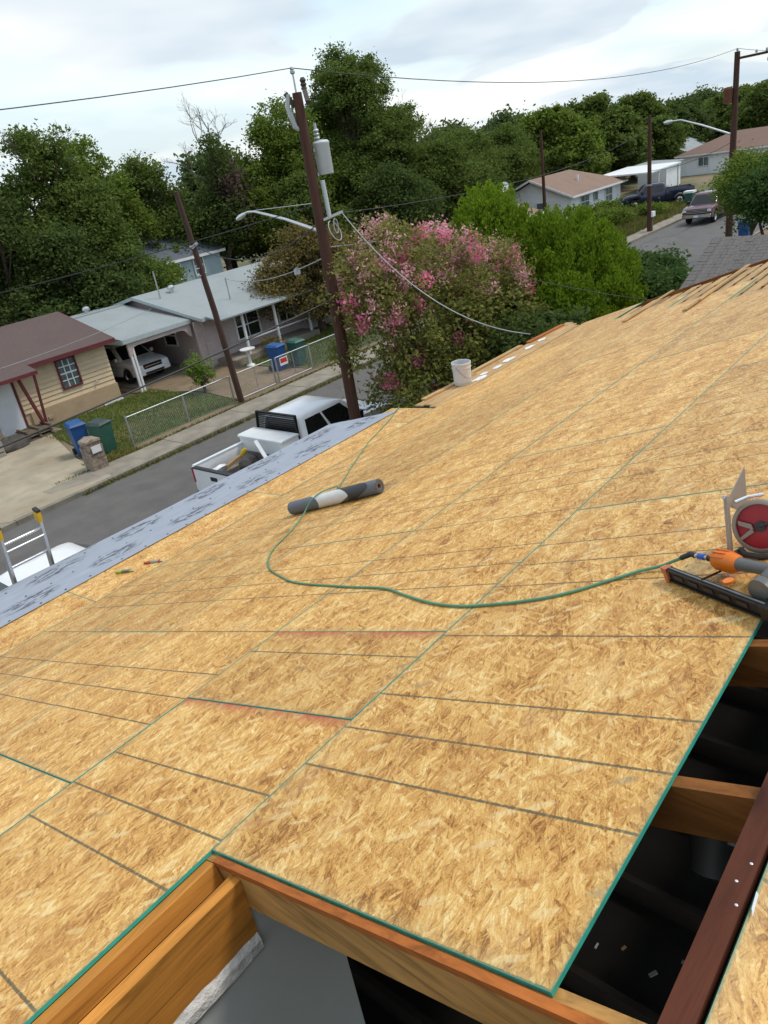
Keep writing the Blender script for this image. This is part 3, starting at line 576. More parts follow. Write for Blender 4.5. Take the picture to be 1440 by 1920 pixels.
b = MB(); b.tube([h0+hd*.12, h0+hd*.2, h0+hd*.3], [.024, .021, .026], 14); b.build('handle', 'nailer_grey', gun, 50, world=True)
hb = h0+hd*.34
b = MB(); b.lathe([(.02, -.11), (.045, -.10), (.052, -.05), (.052, .06), (.040, .10), (.02, .115)], hb, (hd.cross(RN)+RN*.1), 18); b.build('motor_housing', 'nailer_grey', gun, 40, world=True)
b = MB(); b.lathe([(.045, 0), (.05, .006), (.048, .03), (.02, .036)], hb+hd.cross(RN)*.1, hd.cross(RN), 18); b.build('exhaust_cap', 'nailer_grey', gun, 40, world=True)
b = MB(); b.beam(m1, hb-hd.cross(RN)*.10, .03, .04, RN); b.beam(m1-md*.01, m1+md*.05, .034, .05, RN); b.build('nose', 'black_metal', gun, world=True)
b = MB(); b.tube([h0-hd*.002, h0-hd*.022], .0125, 10); b.build('swivel', 'black_plastic', gun, 40, world=True)
b = MB(); b.tube([h0-hd*.022, h0-hd*.04], .0085, 10); b.tube([h0-hd*.07, h0-hd*.088], .009, 10); b.build('coupler', 'brass', gun, 40, world=True)
b = MB(); b.tube([h0-hd*.040, h0-hd*.070], .0115, 12); b.build('coupler_sleeve', 'fitting_blue', gun, 40, world=True)
b = MB(); b.tube([h0-hd*.088, h0-hd*.115+RN*.001, G(2.372, 1.25, .05)], [.011, .011, .009], 10); b.build('hose_grip', 'black_plastic', gun, 40, world=True)
b = MB(); c = m0+md*.30+RN*.035+ms*-.03; b.lathe([(.004, -.004), (.018, -.004), (.018, .004), (.004, .004)], c, RN, 14); b.build('hook_tab', 'nailer_orange', gun, 40, world=True)
b = MB(); b.tube([h0+hd*.03-RN*.03, h0+hd*.02-RN*.045, m0+md*.20+RN*.03], .004, 6); b.build('belt_hook', 'black_metal', gun, 40, world=True)
# circular saw standing on its nose
saw = thing('circular_saw', 'circular saw with red blade housing and tan metal shoe beside the nail gun', 'circular saw', RP(2.47, .98))
sa = Vector((-.95, .10, .26)).normalized(); su = (RN*.9+Vector((0,0,.4))); su = (su-sa*su.dot(sa)).normalized(); sb = su.cross(sa).normalized()
if sb.y < 0: sb = -sb       # sb points to the street
sc0 = RP(2.475, .985, .115)
def SP(a, b_, c_): return sc0+sa*a+sb*b_+su*c_
b = MB(); b.lathe([(.06, -.02), (.104, -.018), (.108, -.008), (.108, .010), (.102, .016), (.091, .017), (.089, .010)], sc0, sa, 40, cap=False); b.build('blade_guard', 'saw_guard', saw, 40, world=True)
b = MB(); b.lathe([(.0, .004), (.090, .004), (.092, -.002), (.0, -.003)], sc0, sa, 36, cap=False); b.build('lower_guard', 'saw_red', saw, 40, world=True)
b = MB(); b.lathe([(.022, .004), (.022, .012), (.012, .014), (.0, .014)], sc0+sb*.0, sa, 16, cap=False); b.tube([sc0+sa*.012-sb*.0, sc0+sa*.014-sb*.05+su*.02, sc0+sa*.01-sb*.085+su*.022], .007, 8); b.build('arbor_bolt', 'dark_rubber', saw, 40, world=True)
b = MB(); b.plate([SP(.013, .080, .024), SP(.013, .078, .006), SP(.013, .022, -.012), SP(.013, .030, .010)][::-1], .006); b.plate([SP(.013, .076, -.046), SP(.013, .070, -.056), SP(.013, .020, -.022), SP(.013, .03, -.008)][::-1], .006); b.build('guard_spoke', 'saw_guard', saw, world=True)
b = MB()
b.obox(SP(.055, .098, -.002), sa*.012, sb*.0022, su*.128); b.plate([SP(.05, .100, .118), SP(-.135, .100, .225), SP(-.135, .100, -.02), SP(-.055, .100, .055), SP(.043, .100, .085)], .004); b.obox(SP(.0, .098, -.112), sa*.07, sb*.002, su*.016)
b.obox(SP(.060, .104, 0), sa*.003, sb*.007, su*.130); b.build('shoe', 'saw_shoe', saw, world=True)
b = MB(); b.lathe([(.0, 0), (.010, 0), (.011, .004), (.006, .008), (0, .008)], SP(.055, .108, .125), sa, 10, cap=False); b.tube([SP(.02, .085, .10), SP(-.02, .05, .115), SP(-.05, 0, .12)], .007, 8); b.build('depth_bracket', 'aluminium', saw, 40, world=True)
b = MB(); b.lathe([(.055, -.02), (.058, -.05), (.055, -.14), (.035, -.16), (0, -.16)], sc0, sa, 20, cap=False); b.build('motor', 'saw_red', saw, 40, world=True)
b = MB(); b.tube([SP(-.05, -.05, .06), SP(-.05, -.14, .10), SP(-.05, -.20, .03), SP(-.05, -.16, -.07), SP(-.05, -.06, -.07)], [.022, .019, .021, .019, .022], 10); b.build('handle', 'dark_rubber', saw, 50, world=True)
b = MB(); b.tube([SP(-.02, .09, -.10), SP(.02, .06, -.112), SP(.03, 0, -.118), SP(.02, -.07, -.114)], .012, 8); b.build('guard_lip', 'dark_rubber', saw, 50, world=True)
saw.scale = (.88, .88, .88)
# bucket on the eave planks
bc = PP_(9.08, .27, .0); buck = thing('bucket', 'white plastic bucket standing on the planks at the far eave', 'bucket', bc)
b = MB(); b.lathe([(.0, .004), (.128, .0), (.134, .01), (.142, .26), (.150, .262), (.150, .275), (.144, .277), (.145, .315), (.152, .317), (.152, .345), (.146, .349), (.141, .345), (.138, .05), (.0, .03)], bc, V(0,0,1), 28, cap=False); b.build('pail', 'bucket_white', buck, 40, world=True)
pts = [bc+V(-.153*math.cos(t), -.10*math.sin(t)-.05*math.sin(t), .30-.20*math.sin(t)) for t in np.linspace(0, math.pi, 14)]; b = MB().tube(pts, .003, 6); b.build('bail', 'wire_steel', buck, world=True)
# two utility knives on the flat strip
def knife(label, u, s, ang, m, m2):
    c = PP_(u, s, .012); t = thing('utility_knife', label, 'utility knife', c, group='utility knives on the eave boards'); d = (RU*math.cos(ang)+PV*math.sin(ang)); e = PN.cross(d)
    b = MB(); b.obox(c, d*.075, e*.016, PN*.010); b.obox(c-d*.085, d*.014, e*.011, PN*.009); b.build('grip', m, t, world=True)
    b = MB(); b.obox(c+d*.02, d*.045, e*.0175, PN*.0115); b.build('grip_inlay', m2, t, world=True)
    b = MB(); b.plate([c+d*.075+e*.012, c+d*.075-e*.012, c+d*.125-e*.012, c+d*.105+e*.012][::-1], .002); b.build('blade', 'aluminium', t, world=True)
knife('lime green utility knife with dark inlay lying near the underlayment', 2.97, .29, -1.05, 'knife_green', 'nailer_grey')
knife('red utility knife with pale end on the strip above the lime green one', 3.22, .14, -1.0, 'knife_red', 'canvas')
# extension ladder leaning at the eave
lad = thing('extension_ladder', 'aluminium extension ladder with yellow tipped rails leaning on the eave', 'ladder', (2.62, 9.3, gz(2.6, 9.3)))
lt = Vector((0, -.22, .975)).normalized(); le = PP_(0, 1.66, 0)
for k, X in enumerate((2.40, 2.84)):
    top = Vector((X, le.y+.02, le.z))+lt*(.62); bot = top-lt*(top.z-gz(X, 9)); b = MB().beam(bot, top, .03, .075, V(0, 1, 0)); b.build('rail', 'aluminium', lad, world=True)
    b = MB().beam(top-lt*.09, top+lt*.035, .042, .088, V(0, 1, 0)); b.build('rail_tip', 'yellow', lad, world=True)
    b = MB().beam(top+lt*.0355, top+lt*.065, .044, .09, V(0, 1, 0)); b.build('rail_cap', 'black_plastic', lad, world=True)
for k in range(14):
    p = Vector((0, le.y+.02, le.z))+lt*(.44-.305*k); MB().tube([p+V(2.41, 0, 0), p+V(2.83, 0, 0)], .017, 8).build('rung', 'aluminium', lad, 60, world=True)
p = Vector((0, le.y-.02, le.z))+lt*.36; MB().tube([p+V(2.41, 0, 0), p+V(2.83, 0, 0)], .012, 8).build('rung', 'aluminium', lad, 60, world=True)

# ------------------------------------------------------------------ vehicles (local: x forward, y left, z up)
def wheel(parent, x, y, r=.40, wd=.26):
    s = 1 if y > 0 else -1
    t = MB().lathe([(r*.62, -wd/2), (r*.93, -wd/2), (r, -wd*.36), (r, wd*.36), (r*.93, wd/2), (r*.62, wd/2)], (x, y, r), V(0, s, 0), 24, cap=False).build('wheel', 'rubber', parent, 40)
    MB().lathe([(0, wd*.30), (r*.22, wd*.34), (r*.5, wd*.22), (r*.60, wd*.40), (r*.64, wd*.44), (r*.64, -wd*.3)], (x, y, r), V(0, s, 0), 20, cap=False).build('rim', 'chrome', t, 40)
def greenhouse(root, bot, top, zb, zt, hb, ht, paint, glass, doors, rear_glass=True):
    # bot=(x_back,x_front) at belt, top=(x_back,x_front) at roof
    xb0, xb1 = bot; xt0, xt1 = top; n = 9; vs = []; fs = []
    def ring(z, x0, x1, h, cr):
        pts = []
        for (cx_, cy_, a0) in ((x1-cr, h-cr, 0), (x0+cr, h-cr, 90), (x0+cr, -h+cr, 180), (x1-cr, -h+cr, 270)):
            for k in range(4): a = R_(a0+k*30); pts.append((cx_+cr*math.cos(a), cy_+cr*math.sin(a), z))
        return pts
    rs = [ring(zb, xb0, xb1, hb, .10), ring(zb+(zt-zb)*.86, xb0+(xt0-xb0)*.86, xb1+(xt1-xb1)*.86, hb+(ht-hb)*.86, .11), ring(zt-.03, xt0+.02, xt1-.06, ht-.03, .14), ring(zt, xt0+.16, xt1-.25, ht-.16, .18), ring(zt+.022, xt0+.45, xt1-.5, ht-.42, .12)]
    m = 16
    for r_ in rs: vs += r_
    for i in range(len(rs)-1):
        for k in range(m): fs.append((i*m+k, i*m+(k+1) % m, (i+1)*m+(k+1) % m, (i+1)*m+k))
    fs.append(tuple((len(rs)-1)*m+k for k in range(m)))
    cab = MB().add(vs, fs).build('cab', paint, root, 35)
    def at(side, fx, fz, off=.006):   # point on side glass plane; fx along belt 0..1, fz height 0..1
        z = zb+(zt-zb)*fz; x0 = xb0+(xt0-xb0)*fz; x1 = xb1+(xt1-xb1)*fz; h = hb+(ht-hb)*fz; return Vector((x0+(x1-x0)*fx, side*(h+off), z))
    for sd in (1, -1):
        for (a, c) in doors:
            pts = [at(sd, a, .06), at(sd, c, .06), at(sd, c-(.05 if c > .9 else 0), .80), at(sd, a+(.03 if a < .1 else 0), .80)]
            MB().plate(pts[::-1] if sd > 0 else pts, .008).build('side_window', glass, cab)
    def end(x0_, x1_, off, h0, h1, nm):
        z0_, z1_ = zb+(zt-zb)*.05, zb+(zt-zb)*.82; f0, f1 = .05, .82
        pts = [Vector((x0_+(x1_-x0_)*f0+off, -h0, z0_)), Vector((x0_+(x1_-x0_)*f0+off, h0, z0_)), Vector((x0_+(x1_-x0_)*f1+off, h1, z1_)), Vector((x0_+(x1_-x0_)*f1+off, -h1, z1_))]
        MB().plate(pts if off > 0 else pts[::-1], .008).build(nm, glass, cab)
    end(xb1, xt1, .010, hb-.11, ht-.06, 'windscreen')
    if rear_glass: end(xb0, xt0, -.010, hb-.16, ht-.10, 'rear_window')
    return cab
def arch(x, r, z0, n=9): return [(x+r*math.cos(a), z0+r*math.sin(a)) for a in np.linspace(0, math.pi, n)]
def pickup(name, label, loc, rz, paint, glass='glass_dark', rack=False, box=False, group=None, tail='white_paint'):
    t = thing(name, label, 'pickup truck', loc, rz, group); hw = .985; R0 = .40; xf, xr = 1.86, -1.78
    lower = [(2.86, .50), (2.90, .80), (2.84, 1.05), (2.60, 1.14), (1.42, 1.20), (-.62, 1.20), (-.62, .42)]
    lower += [(xf-.50-.25, .38)] + [(xf-.50*math.cos(a), .40+.50*math.sin(a)) for a in np.linspace(0, math.pi, 9)] + [(2.62, .42)]
    MB().slab(lower, -hw, hw, .05).build('body', paint, t, 35)
    MB().slab([(2.60, 1.145), (2.40, 1.185), (1.74, 1.225), (1.74, 1.16), (2.60, 1.10)], -.72, .72, .03).build('bonnet', paint, t, 35)
    greenhouse(t, (-.66, 1.72), (-.54, .98), 1.19, 1.88, .93, .74, paint, glass, [(.08, .43), (.47, .88)])
    for sd in (1, -1):
        side = [(-2.92, .55), (-2.92, 1.30), (-.64, 1.30), (-.64, .45), (xr+.55, .45)] + [(xr+.50*math.cos(a), .42+.50*math.sin(a)) for a in np.linspace(0, math.pi, 9)] + [(-2.4, .5)]
        MB().slab(side, *sorted((sd*hw, sd*(hw-.10))), .03).build('bed_side', paint, t, 35)
        MB().box(-2.88, -.66, min(sd*(hw-.005), sd*(hw-.12)), max(sd*(hw-.005), sd*(hw-.12)), 1.302, 1.325).build('bed_rail', 'white_paint' if tail == 'white_paint' else 'black_plastic', t)
        MB().box(-2.5, -1.1, min(sd*(hw-.101), sd*(hw-.30)), max(sd*(hw-.101), sd*(hw-.30)), .62, .86).build('wheel_well', 'canvas', t)
        MB().box(2.52, 2.885, min(sd*.70, sd*.962), max(sd*.70, sd*.962), .80, 1.02).build('headlight', 'lamp_clear', t)
        MB().box(-2.93, -2.86, min(sd*.88, sd*.99), max(sd*.88, sd*.99), .88, 1.26).build('tail_light', 'lamp_red', t)
        MB().slab([(1.18, 1.18), (1.38, 1.18), (1.40, 1.42), (1.22, 1.42)], *sorted((sd*1.0, sd*1.20)), .03).build('mirror', 'black_plastic', t, 35)
        for x in (.55, -.42): MB().box(x-.09, x+.09, min(sd*.985, sd*1.004), max(sd*.985, sd*1.004), 1.06, 1.09).build('door_handle', 'black_plastic', t)
        for x in (xf, xr): wheel(t, x, sd*.84)
    MB().box(-2.88, -.66, -.884, .884, .58, .62).build('bed_floor', 'canvas', t)
    MB().box(-.70, -.645, -.884, .884, .622, 1.28).build('bed_front', paint, t)
    tg = MB().slab([(-2.95, .62), (-2.95, 1.27), (-2.86, 1.27), (-2.86, .62)], -.875, .875, .015).build('tailgate', paint, t, 35)
    MB().box(-2.965, -2.85, -.875, .875, 1.272, 1.305).build('tailgate_cap', 'black_plastic', tg); MB().box(-2.965, -2.951, -.14, .14, 1.04, 1.14).build('tailgate_handle', 'black_plastic', tg)
    MB().lathe([(.0, .012), (.06, .012), (.07, 0)], (-2.951, 0, .92), V(-1, 0, 0), 16, cap=False).build('badge', 'black_metal', tg)
    MB().slab([(-3.08, .46), (-3.10, .62), (-2.90, .66), (-2.90, .44)], -.96, .96, .04).build('rear_bumper', 'black_plastic', t, 35)
    MB().slab([(2.88, .44), (2.99, .50), (2.99, .70), (2.87, .74)], -.96, .96, .04).build('front_bumper', 'chrome', t, 35)
    g_ = MB().box(2.86, 2.915, -.68, .68, .76, 1.05).build('grille', 'black_metal', t)
    for k in range(3): MB().box(2.916, 2.935, -.67, .67, .785+k*.095, .825+k*.095).build('grille_bar', 'chrome', g_)
    MB().box(2.992, 3.002, -.16, .16, .52, .64).build('number_plate', 'white_sign', t)
    if rack:
        r = MB()
        for y in (-.86, .86): r.beam((-.76, y, 1.33), (-.70, y*.95, 1.97), .06, .05, V(0, 1, 0))
        r.beam((-.70, -.83, 1.95), (-.70, .83, 1.95), .06, .05); r.beam((-.755, -.87, 1.36), (-.755, .87, 1.36), .05, .05)
        rk = r.build('headache_rack', 'black_metal', t)
        for k in range(11): MB().beam((-.757+k*.0052, -.84, 1.41+k*.048), (-.757+k*.0052, .84, 1.41+k*.048), .035, .022).build('slat', 'black_metal', rk)
    if box:
        tb = MB().slab([(-1.32, 1.10), (-1.36, 1.48), (-.80, 1.48), (-.80, 1.10)], -.93, .93, .02).build('tool_box', 'white_wall', t, 35)
        MB().slab([(-1.39, 1.482), (-1.39, 1.53), (-1.34, 1.55), (-.82, 1.55), (-.78, 1.53), (-.78, 1.482)], -.95, .95, .015).build('lid', 'white_wall', tb, 35)
    return t
def saloon(name, label, loc, rz, paint, suv=False, glass='glass_dark', cat='car', group=None):
    t = thing(name, label, cat, loc, rz, group); hw = .90; zt = 1.68 if suv else 1.46; bz = 1.02 if suv else .94
    lower = [(2.22, .36), (2.28, .60), (2.20, .80), (1.95, .88), (1.05, bz), (-1.95 if suv else -1.45, bz), (-2.20, bz-.06), (-2.28, .65), (-2.22, .36), (-1.72, .30)]
    lower += [(-1.36-.38*math.cos(a), .34+.38*math.sin(a)) for a in np.linspace(0, math.pi, 9)] + [(-.9, .26), (.9, .26)] + [(1.38-.38*math.cos(a), .34+.38*math.sin(a)) for a in np.linspace(0, math.pi, 9)] + [(1.8, .30)]
    MB().slab(lower, -hw, hw, .07).build('body', paint, t, 40)
    if suv: greenhouse(t, (-2.16, 1.10), (-1.92, .30), bz-.02, zt, .84, .64, paint, glass, [(.07, .28), (.31, .58), (.61, .93)])
    else: greenhouse(t, (-1.75, 1.12), (-1.02, .36), bz-.02, zt, .82, .60, paint, glass, [(.12, .48), (.52, .92)])
    for sd in (1, -1):
        MB().slab([(1.9, .66), (2.235, .60), (2.20, .76), (1.92, .84)], *sorted((sd*.52, sd*.908)), .03).build('headlight', 'lamp_clear', t, 35)
        MB().box(-2.285, -2.10, min(sd*.60, sd*.906), max(sd*.60, sd*.906), .70, .86).build('tail_light', 'lamp_red', t)
        MB().slab([(.78, bz), (.94, bz), (.96, bz+.16), (.82, bz+.16)], *sorted((sd*.91, sd*1.05)), .03).build('mirror', paint, t, 35)
        for x in (1.38, -1.36): wheel(t, x, sd*.80, .34, .22)
    g_ = MB().box(2.2, 2.288, -.48, .48, .60, .80).build('grille', 'black_metal', t)
    MB().box(2.289, 2.30, -.46, .46, .69, .72).build('grille_bar', 'chrome', g_)
    MB().slab([(2.2, .32), (2.32, .36), (2.33, .54), (2.2, .57)], -.88, .88, .05).build('front_bumper', paint, t, 35); MB().box(2.331, 2.34, -.5, .5, .37, .47).build('air_intake', 'black_plastic', t)
    return t
trk = pickup('pickup_truck', 'white crew cab pickup with black cab guard and white tool box across its bed', (12.92, 14.95, .01), 0, 'white_paint', rack=True, box=True)
trk.scale = (1.06, .93, 1.04)
def clutter(name, label, cat, parts):
    t = thing(name, label, cat, parts[0][2]); 
    for nm, m, c, bld in parts: bld.build(nm, m, t, 40, world=True)
cz = .68
b = MB()
for k in range(26): a = k*.5; b.tube([(10.35+.24*math.cos(a+j*.1), 14.75+.24*math.sin(a+j*.1), cz+.03+k*.006) for j in range(6)], .018, 6)
tag(b.build('coiled_cable', 'canvas', smooth=60), 'grey coiled cable lying in the bed of the white pickup', 'cable coil')['kind'] = 'stuff'
o = MB().beam((10.7, 14.2, cz+.05), (11.0, 15.3, cz+.28), .14, .05).build('board', 'junk_wood'); tag(o, 'short wooden board lying across junk in the white pickup bed', 'board')
o = MB().beam((10.75, 14.55, cz+.08), (11.15, 14.85, cz+.14), .22, .10).build('black_case', 'black_plastic'); tag(o, 'black tool case lying in the white pickup bed', 'tool case')
o = MB().beam((10.95, 13.95, cz+.30), (11.25, 14.85, cz+.95), .10, .04).build('white_trim_board', 'white_trim'); tag(o, 'white plank propped against the tool box in the white pickup bed', 'plank')
o = MB().lathe([(.0, 0), (.09, 0), (.10, .03), (.10, .20), (.06, .26), (.03, .30), (0, .30)], (10.95, 14.95, cz), V(0, 0, 1), 16, cap=False).build('water_jug', 'yellow', smooth=40); tag(o, 'yellow orange jug standing by the tool box in the pickup bed', 'jug')
o = MB().beam((10.5, 15.2, cz+.06), (11.05, 15.0, cz+.10), .18, .12).build('tool_bag', 'junk_dark', None); tag(o, 'dark tool bag by the far side of the white pickup bed', 'tool bag')
for nm, lb, ct, m, p, q, wd_, hh_ in (('lumber_offcut', 'tan lumber offcut sticking up in the white pickup bed', 'offcut', 'plank_wood', (10.45, 15.6, .95), (11.15, 15.4, 1.22), .12, .06), ('grey_duct', 'grey duct piece lying along the far side of the pickup bed', 'duct', 'galvanised', (10.05, 15.65, 1.0), (10.65, 15.55, 1.08), .22, .2), ('orange_tool', 'orange tool resting on the junk in the pickup bed', 'tool', 'yellow', (11.1, 15.45, 1.15), (11.22, 15.3, 1.38), .14, .14), ('dark_sack', 'dark sack slumped against the tool box in the pickup bed', 'sack', 'junk_dark', (10.85, 15.0, .95), (11.25, 15.2, 1.1), .45, .4)):
    b = MB(); b.tube([Vector(p).lerp(Vector(q), f_) for f_ in (0, .25, .5, .75, 1)], [wd_*.35, wd_*.55, wd_*.5, wd_*.56, wd_*.3], 7 if nm != 'lumber_offcut' else 4); tag(b.build(nm, m, smooth=35), lb, ct)
saloon('parked_car', 'white saloon car parked at the near kerb behind the ladder', (4.72, 14.35, .01), math.pi, 'white_paint', glass='glass_green')
saloon('parked_car', 'silver car parked ahead of the white pickup behind the pink tree', (20.6, 15.0, .01), 0, 'silver_paint')
saloon('sport_utility_vehicle', 'white sport utility vehicle parked nose out under the carport', (18.35, 32.6, .075), -math.pi/2, 'white_paint', True, cat='car')
pickup('pickup_truck', 'maroon pickup with chrome grille parked on the far side of the street', (58.4, 18.75, .01), math.pi, 'maroon_paint', tail='x')
pickup('pickup_truck', 'dark blue pickup parked in the yard beside the white house', (68.6, 26.6, .01), R_(118), 'navy_paint', tail='x')

# ------------------------------------------------------------------ houses across the street
def win(parent, x0, x1, z0, z1, y, trim, cols=1, rows=2, face=-1, depth=.06, axis='y', pane='pane'):
    # framed window on a wall at y (axis 'y') or x (axis 'x'); face = outward sign
    def bx(nm, m, a0, a1, c0, c1, d0, d1, par):
        lo, hi = sorted((y+face*d0, y+face*d1)); b = MB()
        b.box(a0, a1, lo, hi, c0, c1) if axis == 'y' else b.box(lo, hi, a0, a1, c0, c1)
        return b.build(nm, m, par, world=True)
    f = bx('window', pane, x0, x1, z0, z1, -.02, .012, parent); w_ = .07
    for a0, a1, c0, c1 in ((x0-w_, x0, z0-w_, z1+w_), (x1, x1+w_, z0-w_, z1+w_), (x0, x1, z1, z1+w_), (x0, x1, z0-w_, z0)): bx('window_frame', trim, a0, a1, c0, c1, -.01, depth, f)
    for k in range(1, cols): xx = x0+(x1-x0)*k/cols; bx('glazing_bar', 'white_trim', xx-.02, xx+.02, z0, z1, .013, .03, f)
    for k in range(1, rows): zz_ = z0+(z1-z0)*k/rows; h_ = .03 if (rows == 4 and k == 2) or rows == 2 else .02; bx('glazing_bar', 'white_trim', x0, x1, zz_-h_, zz_+h_, .013, .034, f)
    return f
def boards(parent, m, x0, x1, z0, z1, y, pitch, face=-1, axis='y'):
    n = int(round((z1-z0)/pitch))
    me = None
    for k in range(n):
        z = z0+k*pitch; b = MB(); yo, yi, yt = y+face*.048, y, y+face*.010
        if axis == 'y': b.add([(x0, yo, z), (x1, yo, z), (x1, yt, z+pitch), (x0, yt, z+pitch), (x0, yi, z), (x1, yi, z), (x1, yi, z+pitch), (x0, yi, z+pitch)], [(0,1,2,3),(4,7,6,5),(0,4,5,1),(3,2,6,7),(0,3,7,4),(1,5,6,2)])
        else: b.add([(yo, x0, z), (yo, x1, z), (yt, x1, z+pitch), (yt, x0, z+pitch), (yi, x0, z), (yi, x1, z), (yi, x1, z+pitch), (yi, x0, z+pitch)], [(3,2,1,0),(5,6,7,4),(1,5,4,0),(7,6,2,3),(4,7,3,0),(2,6,5,1)])
        b.build('siding_board', m, parent, world=True)
def gable_roof(parent, m, x0, x1, y0, y1, ze, zr, over=.35, th=.09, fascia='white_trim', yr=None):
    yr = (y0+y1)/2 if yr is None else yr; r = None
    for (ya, sgn) in ((y0, -1), (y1, 1)):
        sl_ = (zr-ze)/abs(yr-ya); yo = ya+sgn*over; zo = ze-sl_*over
        pts = [(x0-over, yo, zo), (x1+over, yo, zo), (x1+over, yr, zr), (x0-over, yr, zr)]; pts = pts if sgn < 0 else pts[::-1]
        r = MB().plate(pts, th).build('roof', m, parent, world=True)
        MB().box(x0-over, x1+over, min(yo, yo+sgn*.025), max(yo, yo+sgn*.025), zo-.16, zo+.005).build('fascia', fascia, parent, world=True)
        for xx, s2 in ((x0-over, -1), (x1+over, 1)):
            MB().beam((xx+s2*.014, yo, zo-.075), (xx+s2*.014, yr, zr-.075), .025, .15).build('rake_board', fascia, parent, world=True)
    return r
def gable_wall(parent, m, x, y0, y1, z0, ze, zr, th=.1):
    yr = (y0+y1)/2; P = [(y0, z0), (y1, z0), (y1, ze), (yr, zr), (y0, ze)]
    MB().add([(x, a, c) for a, c in P]+[(x+th, a, c) for a, c in P], [(0,4,3,2,1),(5,6,7,8,9)]+[(k, (k+1) % 5, (k+1) % 5+5, k+5) for k in range(5)]).build('gable_wall', m, parent, world=True)

# tan bungalow
tb = thing('bungalow', 'tan lap sided bungalow with brown roof and dark red window trim', 'house', (11.5, 29.5, 0))
MB().box(5.5, 15.85, 29.53, 36.8, 0, 2.62).build('wall', 'tan', tb, world=True)
boards(tb, 'tan', 11.75, 15.86, .78, 2.62, 29.53, .184); boards(tb, 'tan', 5.5, 10.62, .78, 2.62, 29.53, .184)
MB().box(11.95, 15.90, 29.44, 29.53, 0, .775).build('skirt', 'tan_skirt', tb, world=True); MB().box(15.0, 15.93, 29.40, 29.44, 0, .10).build('skirt_foot', 'white_trim', tb, world=True)
gable_wall(tb, 'tan', 15.76, 29.6, 36.8, 2.6, 2.62, 3.62)
gable_roof(tb, 'roof_brown', 5.5, 15.85, 29.4, 36.9, 2.72, 3.72, .32, fascia='red_trim')
win(tb, 13.62, 14.36, 1.26, 2.36, 29.49, 'red_trim', 3, 4)
pr = MB().plate([(6.5, 28.25, 2.50), (12.25, 28.25, 2.50), (12.25, 29.3, 2.755), (6.5, 29.3, 2.755)], .06).build('porch_roof', 'roof_brown', tb, world=True)
MB().box(6.5, 12.25, 28.225, 28.25, 2.36, 2.495).build('fascia', 'red_trim', tb, world=True)
for x in (11.85, 12.1): MB().beam((12.02, 28.6, .08), (x+(.10 if x > 12 else -.30), 28.5, 2.42), .10, .10).build('porch_brace', 'red_trim', tb, world=True)
d = MB().box(10.75, 11.62, 29.46, 29.53, .12, 2.15).build('door', 'white_wall', tb, world=True)
MB().box(10.66, 10.75, 29.44, 29.53, .1, 2.24).build('door_frame', 'white_trim', tb, world=True); MB().box(11.62, 11.71, 29.44, 29.53, .1, 2.24).build('door_frame', 'red_trim', tb, world=True); MB().box(10.75, 11.62, 29.44, 29.53, 2.152, 2.24).build('door_frame', 'red_trim', tb, world=True)
MB().box(6.5, 12.4, 28.2, 29.5, 0, .09).build('porch_floor', 'concrete', tb, world=True)
MB().lathe([(0, 0), (.03, .0), (.03, .06), (.05, .07), (0, .1)], (15.0, 29.45, 1.1), V(0, -1, 0), 8, cap=False).build('tap', 'galvanised', tb, world=True)
MB().box(12.55, 12.75, 29.40, 29.44, .3, .42).build('vent', 'tan_skirt', tb, world=True)

# pink house with pale grey roof and carport
ph = thing('bungalow', 'pink bungalow with pale grey roof and an open carport', 'house', (20.4, 30, 0))
MB().box(20.55, 29, 28.95, 38, 0, 2.42).build('wall', 'pink', ph, world=True)
boards(ph, 'pink', 20.55, 22.35, .12, 2.42, 28.95, .23); boards(ph, 'pink', 23.9, 29, .12, 2.42, 28.95, .23); boards(ph, 'pink', 22.35, 23.9, .12, .81, 28.95, .23)
boards(ph, 'pink', 28.98, 37.9, .12, 2.42, 20.55, .23, -1, 'x')
gable_wall(ph, 'pink', 20.56, 28.95, 38, 2.4, 2.42, 3.32)
gable_roof(ph, 'roof_grey', 20.55, 29, 28.75, 38.2, 2.50, 3.42, .38, fascia='grey_trim')
win(ph, 22.42, 23.82, .86, 2.0, 28.91, 'white_trim', 2, 2, pane='glass_dark'); win(ph, 25.2, 26.2, 1.0, 2.05, 28.91, 'white_trim', 2, 2, pane='glass_dark'); win(ph, 31.2, 32.1, 1.05, 1.95, 20.51, 'white_trim', 1, 2, axis='x', pane='glass_dark')
MB().plate([(16.55, 29.2, 2.40), (20.15, 29.2, 2.40), (20.15, 34.6, 3.10), (16.55, 34.6, 3.10)], .10).build('carport_roof', 'roof_grey', ph, world=True)
MB().plate([(16.2, 34.2, 3.12), (20.12, 34.2, 3.12), (20.12, 40, 2.6), (16.2, 40, 2.6)], .10).build('rear_roof', 'roof_grey', ph, world=True)
MB().box(16.55, 20.15, 29.165, 29.195, 2.22, 2.39).build('fascia', 'grey_trim', ph, world=True); MB().box(16.515, 16.548, 29.2, 34.6, 2.2, 2.36).build('gutter', 'grey_trim', ph, world=True)
hd_ = MB().slab([(16.75, 2.20), (20.1, 2.20), (20.1, 1.62), (19.98, 1.66), (19.75, 1.98), (19.55, 2.03), (17.2, 2.03), (17.0, 1.98), (16.92, 1.70), (16.75, 1.60)], 29.24, 29.34).build('carport_header', 'pink', ph, world=True)
for (x, y) in ((16.83, 29.29), (16.98, 29.29), (16.83, 34.3)): MB().box(x-.045, x+.045, y-.045, y+.045, 0, 2.3).build('carport_post', 'white_trim', ph, world=True)
